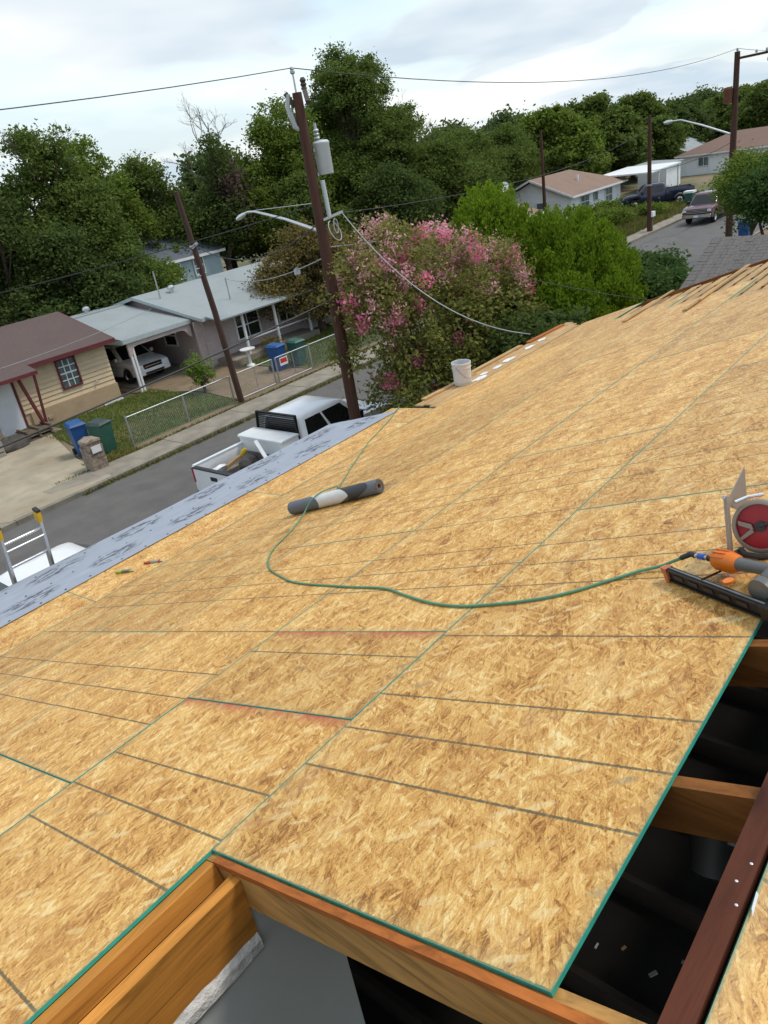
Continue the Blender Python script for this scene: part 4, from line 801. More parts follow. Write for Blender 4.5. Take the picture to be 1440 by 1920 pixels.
MB().box(16.6, 20.5, 35.4, 35.5, 0, 2.9).build('carport_back_wall', 'carport_dark', ph, world=True); MB().box(16.6, 16.68, 31.5, 35.4, 0, 2.4).build('carport_side_wall', 'carport_dark', ph, world=True)
MB().box(20.15, 20.55, 29.0, 29.1, 0, 2.25).build('wing_wall', 'pink', ph, world=True)
for (x, y, z, n_) in ((18.6, 35.2, 2.98, 'v'), (21.9, 32.6, 3.22, 'v')):
    MB().lathe([(.09, 0), (.09, .16), (.17, .18), (.19, .24), (.17, .32), (.10, .37), (0, .38)], (x, y, z), V(0, 0, 1), 16, cap=False).build('roof_vent', 'aluminium', ph, 40, world=True)
MB().tube([(22.9, 29.5, 2.5), (22.9, 29.5, 3.66)], .03, 8).build('service_mast', 'galvanised', ph, world=True)
b = MB().tube([(20.9, 32.2, 3.2), (20.9, 32.2, 4.45)], .035, 8); b.build('service_mast', 'galvanised', ph, world=True)
MB().box(20.9, 26.5, 27.55, 28.9, 0, .32).build('porch_floor', 'concrete', ph, world=True)
for x in (22.0, 24.0, 26.2): MB().box(x-.05, x+.05, 27.75, 27.85, .32, 2.3).build('porch_post', 'white_trim', ph, world=True)
b = MB().box(22.0, 26.2, 27.78, 27.82, .95, 1.0); b.build('porch_rail', 'white_trim', ph, world=True)
MB().plate([(20.4, 27.4, 2.30), (29.2, 27.4, 2.30), (29.2, 28.4, 2.46), (20.4, 28.4, 2.46)], .07).build('porch_roof', 'roof_grey', ph, world=True)
bb = thing('bird_bath', 'white pedestal bird bath in front of the pink house', 'bird bath', (21.25, 27.0, 0))
MB().lathe([(.22, 0), (.20, .05), (.08, .12), (.06, .45), (.09, .62), (.10, .66)], (21.25, 27.0, 0), V(0,0,1), 16).build('pedestal', 'white_trim', bb, 40, world=True); MB().lathe([(.08, .66), (.34, .74), (.36, .80), (.33, .80), (.1, .72), (0, .71)], (21.25, 27.0, 0), V(0,0,1), 20, cap=False).build('bowl', 'white_trim', bb, 40, world=True)

# blue house seen between the trees
bh = thing('house', 'pale blue house with dark slate roof glimpsed between the trees', 'house', (28.5, 42, 0))
MB().box(26.2, 32, 41.2, 47, 0, 3.95).build('wall', 'blue_siding', bh, world=True); gable_roof(bh, 'roof_slate', 26.2, 32, 41.2, 47, 4.0, 5.5, .3)
win(bh, 28.0, 28.7, 2.7, 3.7, 41.16, 'white_trim', 1, 2); win(bh, 29.8, 30.5, 2.7, 3.7, 41.16, 'white_trim', 1, 2)

# white house with hip roof on the right
def hip(parent, m, x0, x1, y0, y1, ze, zr, inx, iny0, th=.1, over=.4):
    X0, X1, Y0, Y1 = x0-over, x1+over, y0-over, y1+over; ym = (Y0+Y1)/2; xm = (X0+X1)/2
    if (X1-X0) >= (Y1-Y0): a, c = (X0+inx, ym, zr), (X1-inx, ym, zr); F = [[(X0,Y0,ze),(X1,Y0,ze),c,a],[(X1,Y1,ze),(X0,Y1,ze),a,c],[(X0,Y1,ze),(X0,Y0,ze),a],[(X1,Y0,ze),(X1,Y1,ze),c]]
    else: a, c = (xm, Y0+inx, zr), (xm, Y1-inx, zr); F = [[(X1,Y0,ze),(X1,Y1,ze),c,a],[(X0,Y1,ze),(X0,Y0,ze),a,c],[(X0,Y0,ze),(X1,Y0,ze),a],[(X1,Y1,ze),(X0,Y1,ze),c]]
    for f_ in F: MB().plate(f_, th).build('roof', m, parent, world=True)
    for p, q in (((X0,Y0),(X1,Y0)),((X1,Y0),(X1,Y1)),((X1,Y1),(X0,Y1)),((X0,Y1),(X0,Y0))): MB().beam((*p, ze-.10), (*q, ze-.10), .05, .16).build('fascia', 'white_trim', parent, world=True)
wh = thing('house', 'white house with tan brown hip roof behind the bright green cedars', 'house', (67, 34, 0))
MB().box(62.8, 73, 31.8, 39.1, -.2, 2.0).build('wall', 'white_siding', wh, world=True); 
for f_ in ([(62.3, 31.3, 2.05), (73.6, 31.3, 2.05), (70.0, 35.4, 3.72), (62.3, 35.4, 3.72)], [(73.6, 39.6, 2.05), (62.3, 39.6, 2.05), (62.3, 35.4, 3.72), (70.0, 35.4, 3.72)], [(73.6, 31.3, 2.05), (73.6, 39.6, 2.05), (70.0, 35.4, 3.72)]): MB().plate(f_, .1).build('roof', 'roof_tan', wh, world=True)
for p_, q_ in (((62.3, 31.28, 1.97), (73.6, 31.28, 1.97)), ((62.28, 31.3, 1.97), (62.28, 35.4, 3.64)), ((62.28, 35.4, 3.64), (62.28, 39.6, 1.97))): MB().beam(p_, q_, .05, .16).build('fascia', 'white_trim', wh, world=True)
gable_wall(wh, 'white_siding', 62.82, 31.8, 39.1, 1.9, 2.0, 3.45)
boards(wh, 'white_siding', 31.76, 39.1, .0, 2.0, 62.8, .25, -1, 'x'); boards(wh, 'white_siding', 62.8, 73, 0, 2.0, 31.8, .25)
win(wh, 64.6, 66.2, .75, 1.75, 31.74, 'white_trim', 2, 2); win(wh, 67.2, 67.9, 1.1, 1.8, 31.74, 'grey_trim', 1, 1); win(wh, 69.6, 71.0, .6, 1.75, 31.74, 'white_trim', 2, 2); win(wh, 34.0, 35.0, .7, 1.7, 62.76, 'white_trim', 1, 2, axis='x')
MB().lathe([(.12, 0), (.12, .5), (0, .5)], (67.5, 33.4, 2.85), V(0,0,1), 10, cap=False).build('roof_vent', 'white_trim', wh, world=True)
MB().box(72.3, 73.8, 30.2, 31.7, 0, .45).build('porch_step', 'concrete', wh, world=True)
MB().plate([(72.6, 28.6, 2.5), (80, 28.6, 2.6), (80, 34, 2.7), (72.6, 34, 2.6)], .12).build('carport_roof', 'white_wall', wh, world=True)
for x in (74.6, 79.6): MB().box(x-.06, x+.06, 28.7, 28.82, 0, 2.45).build('carport_post', 'white_trim', wh, world=True)
sh = thing('shed', 'white flat sided shed behind the dark blue pickup', 'shed', (83, 33, 0)); MB().box(82.5, 86.5, 31, 34, 0, 2.3).build('wall', 'white_siding', sh, world=True); MB().plate([(82.2, 30.7, 2.35), (86.8, 30.7, 2.35), (86.8, 34.3, 2.6), (82.2, 34.3, 2.6)], .1).build('roof', 'roof_grey', sh, world=True)
bl = thing('house', 'low house with brown roof half hidden by the bright green cedars', 'house', (49.2, 31, 0))
MB().box(46.5, 51.8, 29.0, 33.5, 0, 2.0).build('wall', 'white_siding', bl, world=True); hip(bl, 'roof_tan', 46.5, 51.8, 29.0, 33.5, 2.2, 3.75, 2.4, 0)
dish = thing('satellite_dish', 'small round satellite dish on the brown roof behind the cedars', 'satellite dish', (50.7, 31.0, 3.3)); MB().tube([(50.7, 31.0, 3.3), (50.7, 30.9, 4.1)], .03, 6).build('mast', 'galvanised', dish, world=True); MB().lathe([(0, 0), (.2, .02), (.36, .09), (.37, .10), (.2, .04), (0, .03)], (50.7, 30.85, 4.2), V(-.6, -.7, .4), 16, cap=False).build('reflector', 'white_wall', dish, 40, world=True)
h2 = thing('house', 'long white house with reddish brown roof at far right on the rise', 'house', (96, 29, 0))
MB().box(95, 103, 15, 34.2, -.3, 2.1).build('wall', 'white_siding', h2, world=True); hip(h2, 'roof_red', 95, 103, 15, 34.2, 2.2, 3.9, 5.0, 0)
for y0 in (32.0, 28.6, 24.5): win(h2, y0-1.1, y0, .9, 1.75, 94.96, 'white_trim', 2, 1, axis='x')
h3 = thing('house', 'pale house with grey metal roof behind the long white house', 'house', (106, 38, 0)); MB().box(100, 108, 35.2, 40, -.2, 2.2).build('wall', 'white_siding', h3, world=True); gable_roof(h3, 'roof_grey', 100, 108, 35.2, 40, 2.3, 3.6, .4)
# neighbour's grey shingle roof on this side: courses of shingles are pieces of the roof
nb = thing('house', 'neighbouring house with weathered grey shingle roof just past the gable', 'house', (20.8, 3, gz(20, 3)))
MB().box(17.9, 23.9, -4, 6.35, 1.3, 3.55).build('wall', 'tan_skirt', nb, world=True)
e0, e1, zr_, ze_ = 17.2, 20.9, 4.52, 3.30
MB().plate([(e0, 6.62, ze_-.02), (e0, -4.4, ze_-.02), (e1, -4.4, zr_-.02), (e1, 6.62, zr_-.02)], .08).build('roof', 'roof_charcoal', nb, world=True)
MB().plate([(e1, 6.62, zr_-.02), (e1, -4.4, zr_-.02), (24.6, -4.4, ze_-.02), (24.6, 6.62, ze_-.02)], .08).build('roof', 'roof_charcoal', nb, world=True)
MB().add([(17.95, 6.34, 3.5), (23.85, 6.34, 3.5), (20.9, 6.34, 4.4), (17.95, 6.26, 3.5), (23.85, 6.26, 3.5), (20.9, 6.26, 4.4)], [(0,2,1),(3,4,5),(0,1,4,3),(1,2,5,4),(2,0,3,5)]).build('gable_wall', 'tan_skirt', nb, world=True)
nc = 26; sd_ = Vector((e1-e0, 0, zr_-ze_)); sn = Vector((-(zr_-ze_), 0, e1-e0)).normalized()
rowm = []
for v_ in range(3):
    b = MB(); y = -4.4
    while y < 6.62:
        wdt = random.uniform(.16, .34); y2 = min(y+wdt, 6.62); tt = random.uniform(.006, .016)
        b.add([(0, y+.004, 0), (0, y2-.004, 0), (.165, y2-.004, 0), (.165, y+.004, 0), (0, y+.004, tt), (0, y2-.004, tt), (.165, y2-.004, .002), (.165, y+.004, .002)], BOXF); y = y2
    rowm.append(b.mesh('shingle_course', 'roof_charcoal'))
for k in range(nc):
    o = bpy.data.objects.new('shingle_course', rowm[k % 3]); col.objects.link(o); o.parent = nb; o.location = Vector((e0, 0, ze_))+sd_*(k/nc)+sn*.004-nb.location; o.rotation_euler = (0, -math.atan2(zr_-ze_, e1-e0)-.03, 0); o['kind'] = 'stuff'
# ------------------------------------------------------------------ fence, bins, column, small yard things
fn = thing('chain_link_fence', 'grey chain link fence with double gate along the far pavement', 'fence', (17.3, 23.0, 0))
FY = 23.0
def post(x, h=1.12, r=.035): MB().tube([(x, FY, 0), (x, FY, h)], r, 8).build('post', 'galvanised', fn, 50, world=True)
def fabric(x0, x1, z0=.06, z1=1.08):
    b = MB(); st = .10; H_ = z1-z0; r = .0024
    k = x0-H_
    while k < x1:
        for sg in (1, -1):
            a0, a1 = max(k, x0), min(k+H_, x1)
            if a1-a0 > .03:
                f0, f1 = (a0-k)/H_, (a1-k)/H_
                if sg < 0: f0, f1 = 1-f0, 1-f1
                b.tube([(a0, FY+.012, z0+f0*H_), (a1, FY+.012, z0+f1*H_)], r, 3, False)
        k += st
    o = b.build('fence_mesh', 'galvanised', fn, world=True); o['kind'] = 'stuff'
def rail(x0, x1, z, r=.022): MB().tube([(x0, FY, z), (x1, FY, z)], r, 8).build('rail', 'galvanised', fn, 50, world=True)
for x in (12.3, 14.7, 16.9, 17.25, 19.15, 19.35, 21.3, 23.5, 25.9, 28.3, 30.7, 33.1): post(x, 1.16 if x in (12.3, 17.25, 21.3) else 1.1)
rail(12.3, 16.9, 1.09); rail(21.3, 33.1, 1.09); fabric(12.3, 16.9); fabric(21.3, 33.1)
for a, c in ((17.3, 19.12), (19.38, 21.25)): rail(a, c, 1.09); rail(a, c, .10); fabric(a, c, .1, 1.08)
for x, z in ((18.2, 1.0), (20.3, 1.0)): MB().tube([(x, FY, .1), (x, FY, 1.09)], .015, 6).build('gate_bar', 'galvanised', fn, world=True)
b = MB()
sg = thing('gate_sign', 'small white sign with red panel hung on the chain link gate', 'sign', (19.75, FY-.02, .85)); MB().box(19.55, 19.98, FY-.035, FY-.027, .70, 1.02).build('sign_board', 'white_sign', sg, world=True); MB().box(19.59, 19.94, FY-.040, FY-.036, .80, .98).build('sign_print', 'red_sign', sg, world=True)
def bin_(label, x, y, rz, body, lid, h=1.08):
    t = thing('wheelie_bin', label, 'bin', (x, y, .03), rz, 'wheeled bins')
    b = MB(); a, c = .27, .32; P = [(-.21,-.25),(.21,-.25),(.21,.25),(-.21,.25)]; Q = [(-a,-c),(a,-c),(a,c),(-a,c)]
    b.add([(p[0], p[1], .04) for p in P]+[(p[0], p[1], h-.10) for p in Q], BOXF); b.build('tub', body, t)
    b = MB(); b.box(-a-.015, a+.015, -c-.015, c+.015, h-.13, h-.10); b.build('rim', body, t)
    b = MB(); b.add([(-a-.02,-c-.03,h-.098),(a+.02,-c-.03,h-.098),(a+.02,c+.03,h-.098),(-a-.02,c+.03,h-.098),(-a+.04,-c+.03,h-.03),(a-.04,-c+.03,h-.03),(a-.04,c-.02,h-.0),(-a+.04,c-.02,h-.0)], BOXF); b.build('lid', lid, t)
    for s_ in (-1, 1): MB().lathe([(0, -.03), (.12, -.03), (.125, 0), (.12, .03), (0, .03)], (s_*.25, c-.03, .125), V(1, 0, 0), 14, cap=False).build('wheel', 'rubber', t, 40)
    MB().tube([(-.2, c+.05, h-.13), (.2, c+.05, h-.13)], .015, 6).build('handle', lid, t)
bin_('blue wheeled bin behind the stone mailbox column', 11.15, 24.35, R_(-12), 'bin_blue', 'bin_blue', 1.2); bin_('green wheeled bin next to the stone mailbox column', 11.62, 23.62, R_(14), 'bin_green', 'bin_lid_dark', 1.15)
bin_('blue wheeled bin behind the gate sign', 20.95, 24.7, R_(6), 'bin_blue', 'bin_blue', 1.15); bin_('green wheeled bin at the right end of the gate', 21.75, 24.25, R_(-4), 'bin_green', 'bin_green', 1.15); bin_('blue wheeled bin under the roadside tree at far right', 48.5, 13.6, 0, 'bin_blue', 'bin_blue')
mc = thing('mailbox_column', 'short stone mailbox column at the driveway corner', 'mailbox', (10.45, 22.25, .12))
k = 0
for zl in range(7):
    for (dx, dy, wx, wy) in ((-.14, -.12, .15, .16), (.14, -.12, .15, .16), (-.12, .15, .17, .13), (.15, .15, .14, .13)):
        j = random.uniform(-.012, .012); s_ = .94 if zl < 6 else .86
        MB().obox((10.45+dx*s_+j, 22.25+dy*s_+j, .12+.065+zl*.128), V(wx*s_-.008, 0, 0), V(0, wy*s_-.008, 0), V(0, 0, .060)).build('stone', 'stone', mc, world=True)
MB().box(10.30, 10.62, 21.945, 21.975, .70, .92).build('mailbox_door', 'white_trim', mc, world=True)
MB().slab([(10.18, 1.02), (10.20, 1.10), (10.45, 1.17), (10.70, 1.10), (10.72, 1.02)], 21.98, 22.52, .03).build('column_cap', 'stone', mc, 40, world=True)
mb_ = thing('mailbox', 'white box on a wooden post at the far kerb', 'mailbox', (53.6, 21.1, 0)); MB().box(53.55, 53.65, 21.05, 21.15, 0, 1.05).build('post', 'junk_wood', mb_, world=True); MB().box(53.35, 53.85, 20.95, 21.25, 1.05, 1.38).build('box', 'white_wall', mb_, world=True)
cn = thing('lidded_can', 'green can with white lid behind the maroon pickup', 'bin', (67, 23.2, 0)); MB().box(66.7, 67.3, 22.9, 23.5, 0, 1.0).build('tub', 'bin_green', cn, world=True); MB().box(66.6, 67.4, 22.8, 23.6, 1.0, 1.15).build('lid', 'white_wall', cn, world=True)
# pile of junk by the tan house door
jp = [('tarp_bundle', 'dark tarp bundle piled by the tan house door', 'bundle', 'junk_dark', (10.4, 28.3), (.75, .45, .42)), ('wooden_pallet', 'weathered pallet stack beside the dark tarp bundle', 'pallet', 'junk_wood', (11.5, 28.55), (.55, .4, .40)), ('grey_crate', 'grey crate standing in front of the white door', 'crate', 'canvas', (9.4, 28.0), (.45, .35, .32))]
for nm, lb, ct, m, (x, y), (a, c, h) in jp:
    t = thing(nm, lb, ct, (x, y, .06))
    if nm == 'wooden_pallet':
        for z in range(3):
            for q in range(5): MB().obox((x, y-c+.1+q*.18, .10+z*.14), V(a, 0, 0), V(0, .06, 0), V(0, 0, .018)).build('slat', m, t, world=True)
            for q in (-1, 0, 1): MB().obox((x+q*.48, y, .165+z*.14), V(.04, 0, 0), V(0, c, 0), V(0, 0, .04)).build('bearer', m, t, world=True)
    elif nm == 'tarp_bundle':
        b = MB(); n_ = 14; rows_ = [(1, 0), (1.02, .12), (.95, .25), (.7, .36), (.35, .42), (0.02, .44)]; vs = []
        for (f_, z) in rows_:
            for q in range(n_): A = 6.283*q/n_; rr = f_*(1+.16*math.sin(A*3+z*9)+.1*math.sin(A*5)); vs.append((x+a*rr*math.cos(A), y+c*rr*math.sin(A), .06+z+.03*math.sin(A*4)*(z > 0)))
        b.add(vs, [(i*n_+q, i*n_+(q+1) % n_, (i+1)*n_+(q+1) % n_, (i+1)*n_+q) for i in range(5) for q in range(n_)]); b.build('tarp', m, t, 60, world=True)
        MB().tube([(x-a*1.0, y, .1), (x-a*.5, y-.1, .44), (x, y, .52), (x+a*.6, y+.1, .40), (x+a*1.05, y, .1)], .015, 6).build('rope', 'junk_wood', t, world=True)
    else:
        for z in range(3):
            for s_ in (-1, 1): MB().obox((x, y+s_*c, .13+z*.2), V(a, 0, 0), V(0, .012, 0), V(0, 0, .075)).build('slat', m, t, world=True); MB().obox((x+s_*a, y, .13+z*.2), V(.012, 0, 0), V(0, c-.014, 0), V(0, 0, .075)).build('slat', m, t, world=True)

# ------------------------------------------------------------------ utility poles and cables
def sag(p, q, s_, n=22):
    p, q = Vector(p), Vector(q); return [p.lerp(q, i/n)-Vector((0, 0, s_*4*(i/n)*(1-i/n))) for i in range(n+1)]
MPX, MPY = 13.22, 13.05
mp = thing('utility_pole', 'tall brown wooden utility pole with grey transformer and street light arm', 'utility pole', (MPX, MPY, .05), group='utility poles')
MB().tube([(MPX, MPY, 0), (MPX, MPY, 4.5), (MPX, MPY, 9.25)], [.155, .135, .105], 16).build('shaft', 'pole_wood', mp, 50, world=True)
MB().tube([(MPX-.02, MPY, 9.2), (MPX-.02, MPY, 9.62)], .02, 8).build('top_pin', 'galvanised', mp, world=True)
MB().lathe([(.03, 0), (.055, .02), (.055, .06), (.035, .08), (.05, .10), (.03, .14)], (MPX-.02, MPY, 9.6), V(0,0,1), 12).build('insulator', 'porcelain', mp, 40, world=True)
b = MB(); b.beam((MPX+.04, MPY-.25, 9.02), (MPX+.30, MPY+.05, 9.32), .09, .10); b.beam((MPX-.02, MPY+.12, 9.0), (MPX-.14, MPY+.22, 9.28), .08, .10); b.build('bracket', 'junk_dark', mp, world=True)
b = MB().lathe([(.05, 0), (.075, .02), (.05, .06), (.075, .10), (.05, .14), (.075, .18), (.04, .24)], (MPX+.28, MPY+.03, 9.3), V(0,0,1), 10); b.build('lightning_arrester', 'junk_dark', mp, 40, world=True)
MB().tube([(MPX-.10, MPY+.18, 9.25), (MPX-.16, MPY+.20, 9.0), (MPX-.13, MPY+.10, 8.6), (MPX-.03, MPY+.02, 8.5)], [.05, .05, .06, .04], 8).build('fuse_cutout', 'porcelain', mp, 40, world=True)
tx, ty = MPX+.36, MPY-.12
MB().lathe([(.17, 0), (.18, .02), (.18, .60), (.19, .62), (.19, .66), (.15, .70), (.0, .72)], (tx, ty, 7.56), V(0,0,1), 22, cap=True).build('transformer', 'transformer_grey', mp, 40, world=True)
b = MB()
for k in range(3): b.lathe([(.05, 0), (.075, .03), (.05, .06)], (tx-.08, ty+.02, 8.29+k*.075), V(0,0,1), 10)
b.lathe([(.03, 0), (.03, .12)], (tx-.08, ty+.02, 8.5), V(0,0,1), 8); b.build('bushing', 'porcelain', mp, 40, world=True)
b = MB(); b.box(MPX+.1, tx-.2, MPY-.1, MPY+.02, 8.05, 8.12); b.box(MPX+.1, tx-.2, MPY-.1, MPY+.02, 7.55, 7.62); b.build('hanger', 'galvanised', mp, world=True)
MB().tube([(tx-.22, ty-.05, 7.45), (tx-.20, ty-.05, 7.0), (tx-.20, ty-.06, 6.65)], .055, 10).build('riser_conduit', 'transformer_grey', mp, 40, world=True)
MB().tube([(MPX+.12, MPY-.06, 6.4), (MPX+.13, MPY-.06, 2.0), (MPX+.16, MPY-.06, 0)], .022, 6).build('ground_wire_guard', 'rust', mp, world=True)
am = [(MPX, MPY+.12, 6.40), (MPX+.05, MPY+1.2, 6.72), (MPX+.10, MPY+2.3, 6.97), (MPX+.13, MPY+2.6, 6.98), (MPX+.15, MPY+2.8, 6.95)]
MB().tube(am, [.042, .036, .03, .028, .025], 10).build('lamp_arm', 'aluminium', mp, 50, world=True); MB().tube([(MPX, MPY+.12, 7.0), (MPX+.1, MPY+2.25, 7.0)], .009, 6).build('arm_brace', 'aluminium', mp, world=True)
MB().lathe([(.0, 0), (.035, .02), (.055, .10), (.065, .26), (.04, .40), (0, .43)], (MPX+.14, MPY+2.72, 6.95), V(.02, .95, -.28), 14, cap=False).build('lamp_head', 'aluminium', mp, 40, world=True)
b = MB(); b.tube([(MPX+.14+.16*math.cos(a), MPY-.3+.10*math.sin(a), 6.35+.22*math.sin(a)) for a in np.linspace(1.6, 7.4, 24)], .012, 6); b.tube([(MPX+.18+.07*math.cos(a), MPY-.32, 6.45+.16*math.sin(a)) for a in np.linspace(1.6, 7.4, 20)], .012, 6); b.build('cable_loop', 'cable_light', mp, 50, world=True)
b = MB(); b.beam((MPX, MPY-.12, 6.62), (MPX+.45, MPY-.35, 6.72), .05, .05); b.build('service_bracket', 'galvanised', mp, world=True)
lp = thing('utility_pole', 'short leaning brown pole at the gate in front of the pink house', 'utility pole', (17.05, 22.75, 0), group='utility poles')
MB().tube([(17.05, 22.75, 0), (16.85, 22.76, 3.6), (16.5, 22.78, 7.7)], [.125, .11, .085], 14).build('shaft', 'pole_grey_wood', lp, 50, world=True); MB().beam((16.55, 22.75, 5.85), (16.72, 22.6, 6.0), .10, .10).build('bracket', 'galvanised', lp, world=True)
b = MB()
for z in (4.9, 5.15, 5.9): b.tube([(16.6, 22.7, z), (16.35, 22.55, z+.03)], .03, 8)
b.build('clamp', 'galvanised', lp, world=True)
def simple_pole(label, x, y, h, r=.13):
    t = thing('utility_pole', label, 'utility pole', (x, y, 0), group='utility poles'); MB().tube([(x, y, -.2), (x, y, h)], [r*1.25, r*.85], 12).build('shaft', 'pole_wood', t, 50, world=True); return t
q1 = simple_pole('plain brown pole at the far kerb beside the maroon pickup', 53.4, 21.2, 7.3); MB().box(53.25, 53.33, 21.0, 21.4, 3.05, 3.15).build('clamp', 'galvanised', q1, world=True)
q2 = simple_pole('plain brown pole in front of the white house with hip roof', 60.3, 32.9, 7.4)
fp = simple_pole('tall brown pole with cross arm, red brown transformer and lamp at far right', 43.75, 13.05, 9.55, .15)
MB().beam((43.7, 12.9, 9.25), (43.9, 11.6, 9.28), .09, .11).build('cross_arm', 'pole_wood', fp, world=True)
for k, (x, y) in enumerate(((43.75, 13.05), (43.82, 12.2), (43.88, 11.75))): MB().lathe([(.03, 0), (.06, .03), (.06, .10), (.03, .14)], (x, y, 9.56 if k == 0 else 9.34), V(0,0,1), 10).build('insulator', 'porcelain', fp, 40, world=True)
MB().lathe([(.04, -.30), (.07, -.2), (.05, 0), (.03, .05)], (43.95, 11.6, 9.2), V(.1, -.3, .9), 10).build('fuse_cutout', 'porcelain', fp, 40, world=True)
MB().lathe([(.19, 0), (.20, .03), (.20, .62), (.21, .64), (.17, .72), (.0, .74)], (43.55, 13.35, 7.35), V(0,0,1), 18).build('transformer', 'rust', fp, 40, world=True)
MB().tube([(43.75, 13.2, 5.95), (43.7, 14.6, 6.55), (43.7, 15.7, 6.95), (43.7, 16.3, 6.95)], [.05, .045, .04, .03], 8).build('lamp_arm', 'aluminium', fp, 50, world=True); MB().lathe([(0, 0), (.08, .06), (.11, .3), (.06, .48), (0, .5)], (43.7, 16.1, 6.95), V(0, 1, -.06), 12, cap=False).build('lamp_head', 'aluminium', fp, 40, world=True)
def cable(name, label, pts, r, m):
    return tag(MB().tube(pts, r, 6).build(name, m, smooth=60), label, 'cable', 'overhead cables')
cable('overhead_cable', 'high wire running left from the transformer pole top', sag((MPX-.02, MPY, 9.72), (-22, 13.2, 10.6), .9), .009, 'cable')
cable('overhead_cable', 'high wire spanning from the transformer pole to the far right pole', sag((MPX-.02, MPY, 9.72), (43.75, 13.05, 9.68), .75), .010, 'cable')
cable('overhead_cable', 'high wire leaving the far right pole out of the picture', sag((43.75, 13.05, 9.68), (76, 13, 10.2), .5), .010, 'cable')
cable('overhead_cable', 'dark wire running left past the dark trees from mid pole', sag((MPX-.1, MPY+.1, 6.95), (-2, 30, 6.1), .5), .010, 'cable')
cable('overhead_cable', 'sagging cable from the short leaning pole to the transformer pole', sag((16.62, 22.7, 5.95), (MPX-.12, MPY+.1, 6.5), .62), .014, 'cable')
cable('overhead_cable', 'thick dark cable slanting down left across the tan house', sag((MPX-.1, MPY, 4.8), (-20, 13.4, 5.2), .8), .020, 'cable')
cable('overhead_cable', 'pale service cable from the pole to the grey roof of the pink house', sag((MPX+.1, MPY+.15, 5.78), (22.9, 29.5, 3.62), .32), .014, 'cable_light')
cable('overhead_cable', 'thin pale wire from the left to the roof of the pink house', sag((-4, 16.5, 5.6), (19.0, 30.2, 3.15), .6), .010, 'cable_grey')
cable('overhead_cable', 'bright service cable sagging from the transformer pole down to the eave', sag((MPX+.42, MPY-.35, 6.7), (11.85, 6.9, 4.45), .62, 30), .0105, 'cable_light')
cable('overhead_cable', 'thin wire beside the bright service cable near the transformer', sag((MPX+.42, MPY-.35, 6.65), (18.0, 6.42, 3.55), .35), .008, 'cable')
cable('overhead_cable', 'pale cable running right from the transformer pole to the low brown roofed house', sag((MPX+.1, MPY-.1, 6.0), (46.6, 28.7, 3.3), .35), .011, 'cable_grey')
cable('overhead_cable', 'thin high secondary wire running right to the plain kerb pole', sag((MPX+.3, MPY-.2, 6.7), (53.4, 21.2, 6.6), .7), .011, 'cable')
cable('overhead_cable', 'wire from plain kerb pole to the far right pole', sag((53.4, 21.2, 4.0), (43.75, 13.05, 5.6), .3), .014, 'cable')
cable('overhead_cable', 'wire from the far right pole to the pole before the white house', sag((60.3, 32.9, 4.6), (53.4, 21.2, 5.4), .3), .014, 'cable')
b = thing('splice_box', 'small grey splice box hanging on the service cable by the pole', 'junction box', (15.1, 16.1, 5.2)); MB().obox((15.05, 16.1, 5.17), V(.13, .18, -.03), V(-.05, .035, 0), V(0, 0, .08)).build('case', 'transformer_grey', b, world=True); MB().obox((15.05, 16.1, 5.265), V(.13, .18, -.03)*1.15, V(-.02, .015, 0), V(0, 0, .012)).build('clip', 'galvanised', b, world=True)

# ------------------------------------------------------------------ trees
def rnd_dir(n, r=rng):
    v = r.normal(size=(n, 3)); return v/np.linalg.norm(v, axis=1)[:, None]
def leaf_faces(P, size, r, flat=.35):
    n = len(P); nn = rnd_dir(n, r); nn[:, 2] = np.abs(nn[:, 2])+flat; nn /= np.linalg.norm(nn, axis=1)[:, None]
    t = np.cross(nn, rnd_dir(n, r)); t /= np.linalg.norm(t, axis=1)[:, None]+1e-9; bt = np.cross(nn, t); s = (size*r.uniform(.55, 1.35, n))[:, None]
    return np.stack([P-t*s, P-bt*s*.55+nn*s*.1, P+t*s, P+bt*s*.55+nn*s*.1], 1)
def clumps(lobes, per, r, shell=.55, ragged=.20):
    C = []
    for (c, rad_) in lobes:
        rad_ = np.array(rad_, float); k = max(4, int(per*(rad_[0]*rad_[1]*rad_[2])**(2/3))); d = rnd_dir(k, r); d[:, 2] = np.where(d[:, 2] < -.55, -d[:, 2], d[:, 2])
        C.append(np.array(c)+d*rad_*(shell+(1.04-shell)*r.uniform(0, 1, k)**.5+ragged*np.abs(r.normal(0, 1, k)))[:, None])
    return np.concatenate(C)
def crown(name, lobes, m, parent, per, leaves, crad, size, r, drop=0., flat=.35, off=(0,0,0)):
    C = clumps(lobes, per, r); k = len(C); sz = crad*r.uniform(.6, 1.35, k); idx = np.repeat(np.arange(k), leaves)
    P = C[idx]+r.normal(size=(k*leaves, 3))*sz[idx][:, None]*np.array([.52, .52, .36]); 
    if drop: P[:, 2] -= drop*np.abs(r.normal(size=len(P)))*sz[idx]
    return fastmesh(name, leaf_faces(P, size, r, flat), m, parent, off=off), C
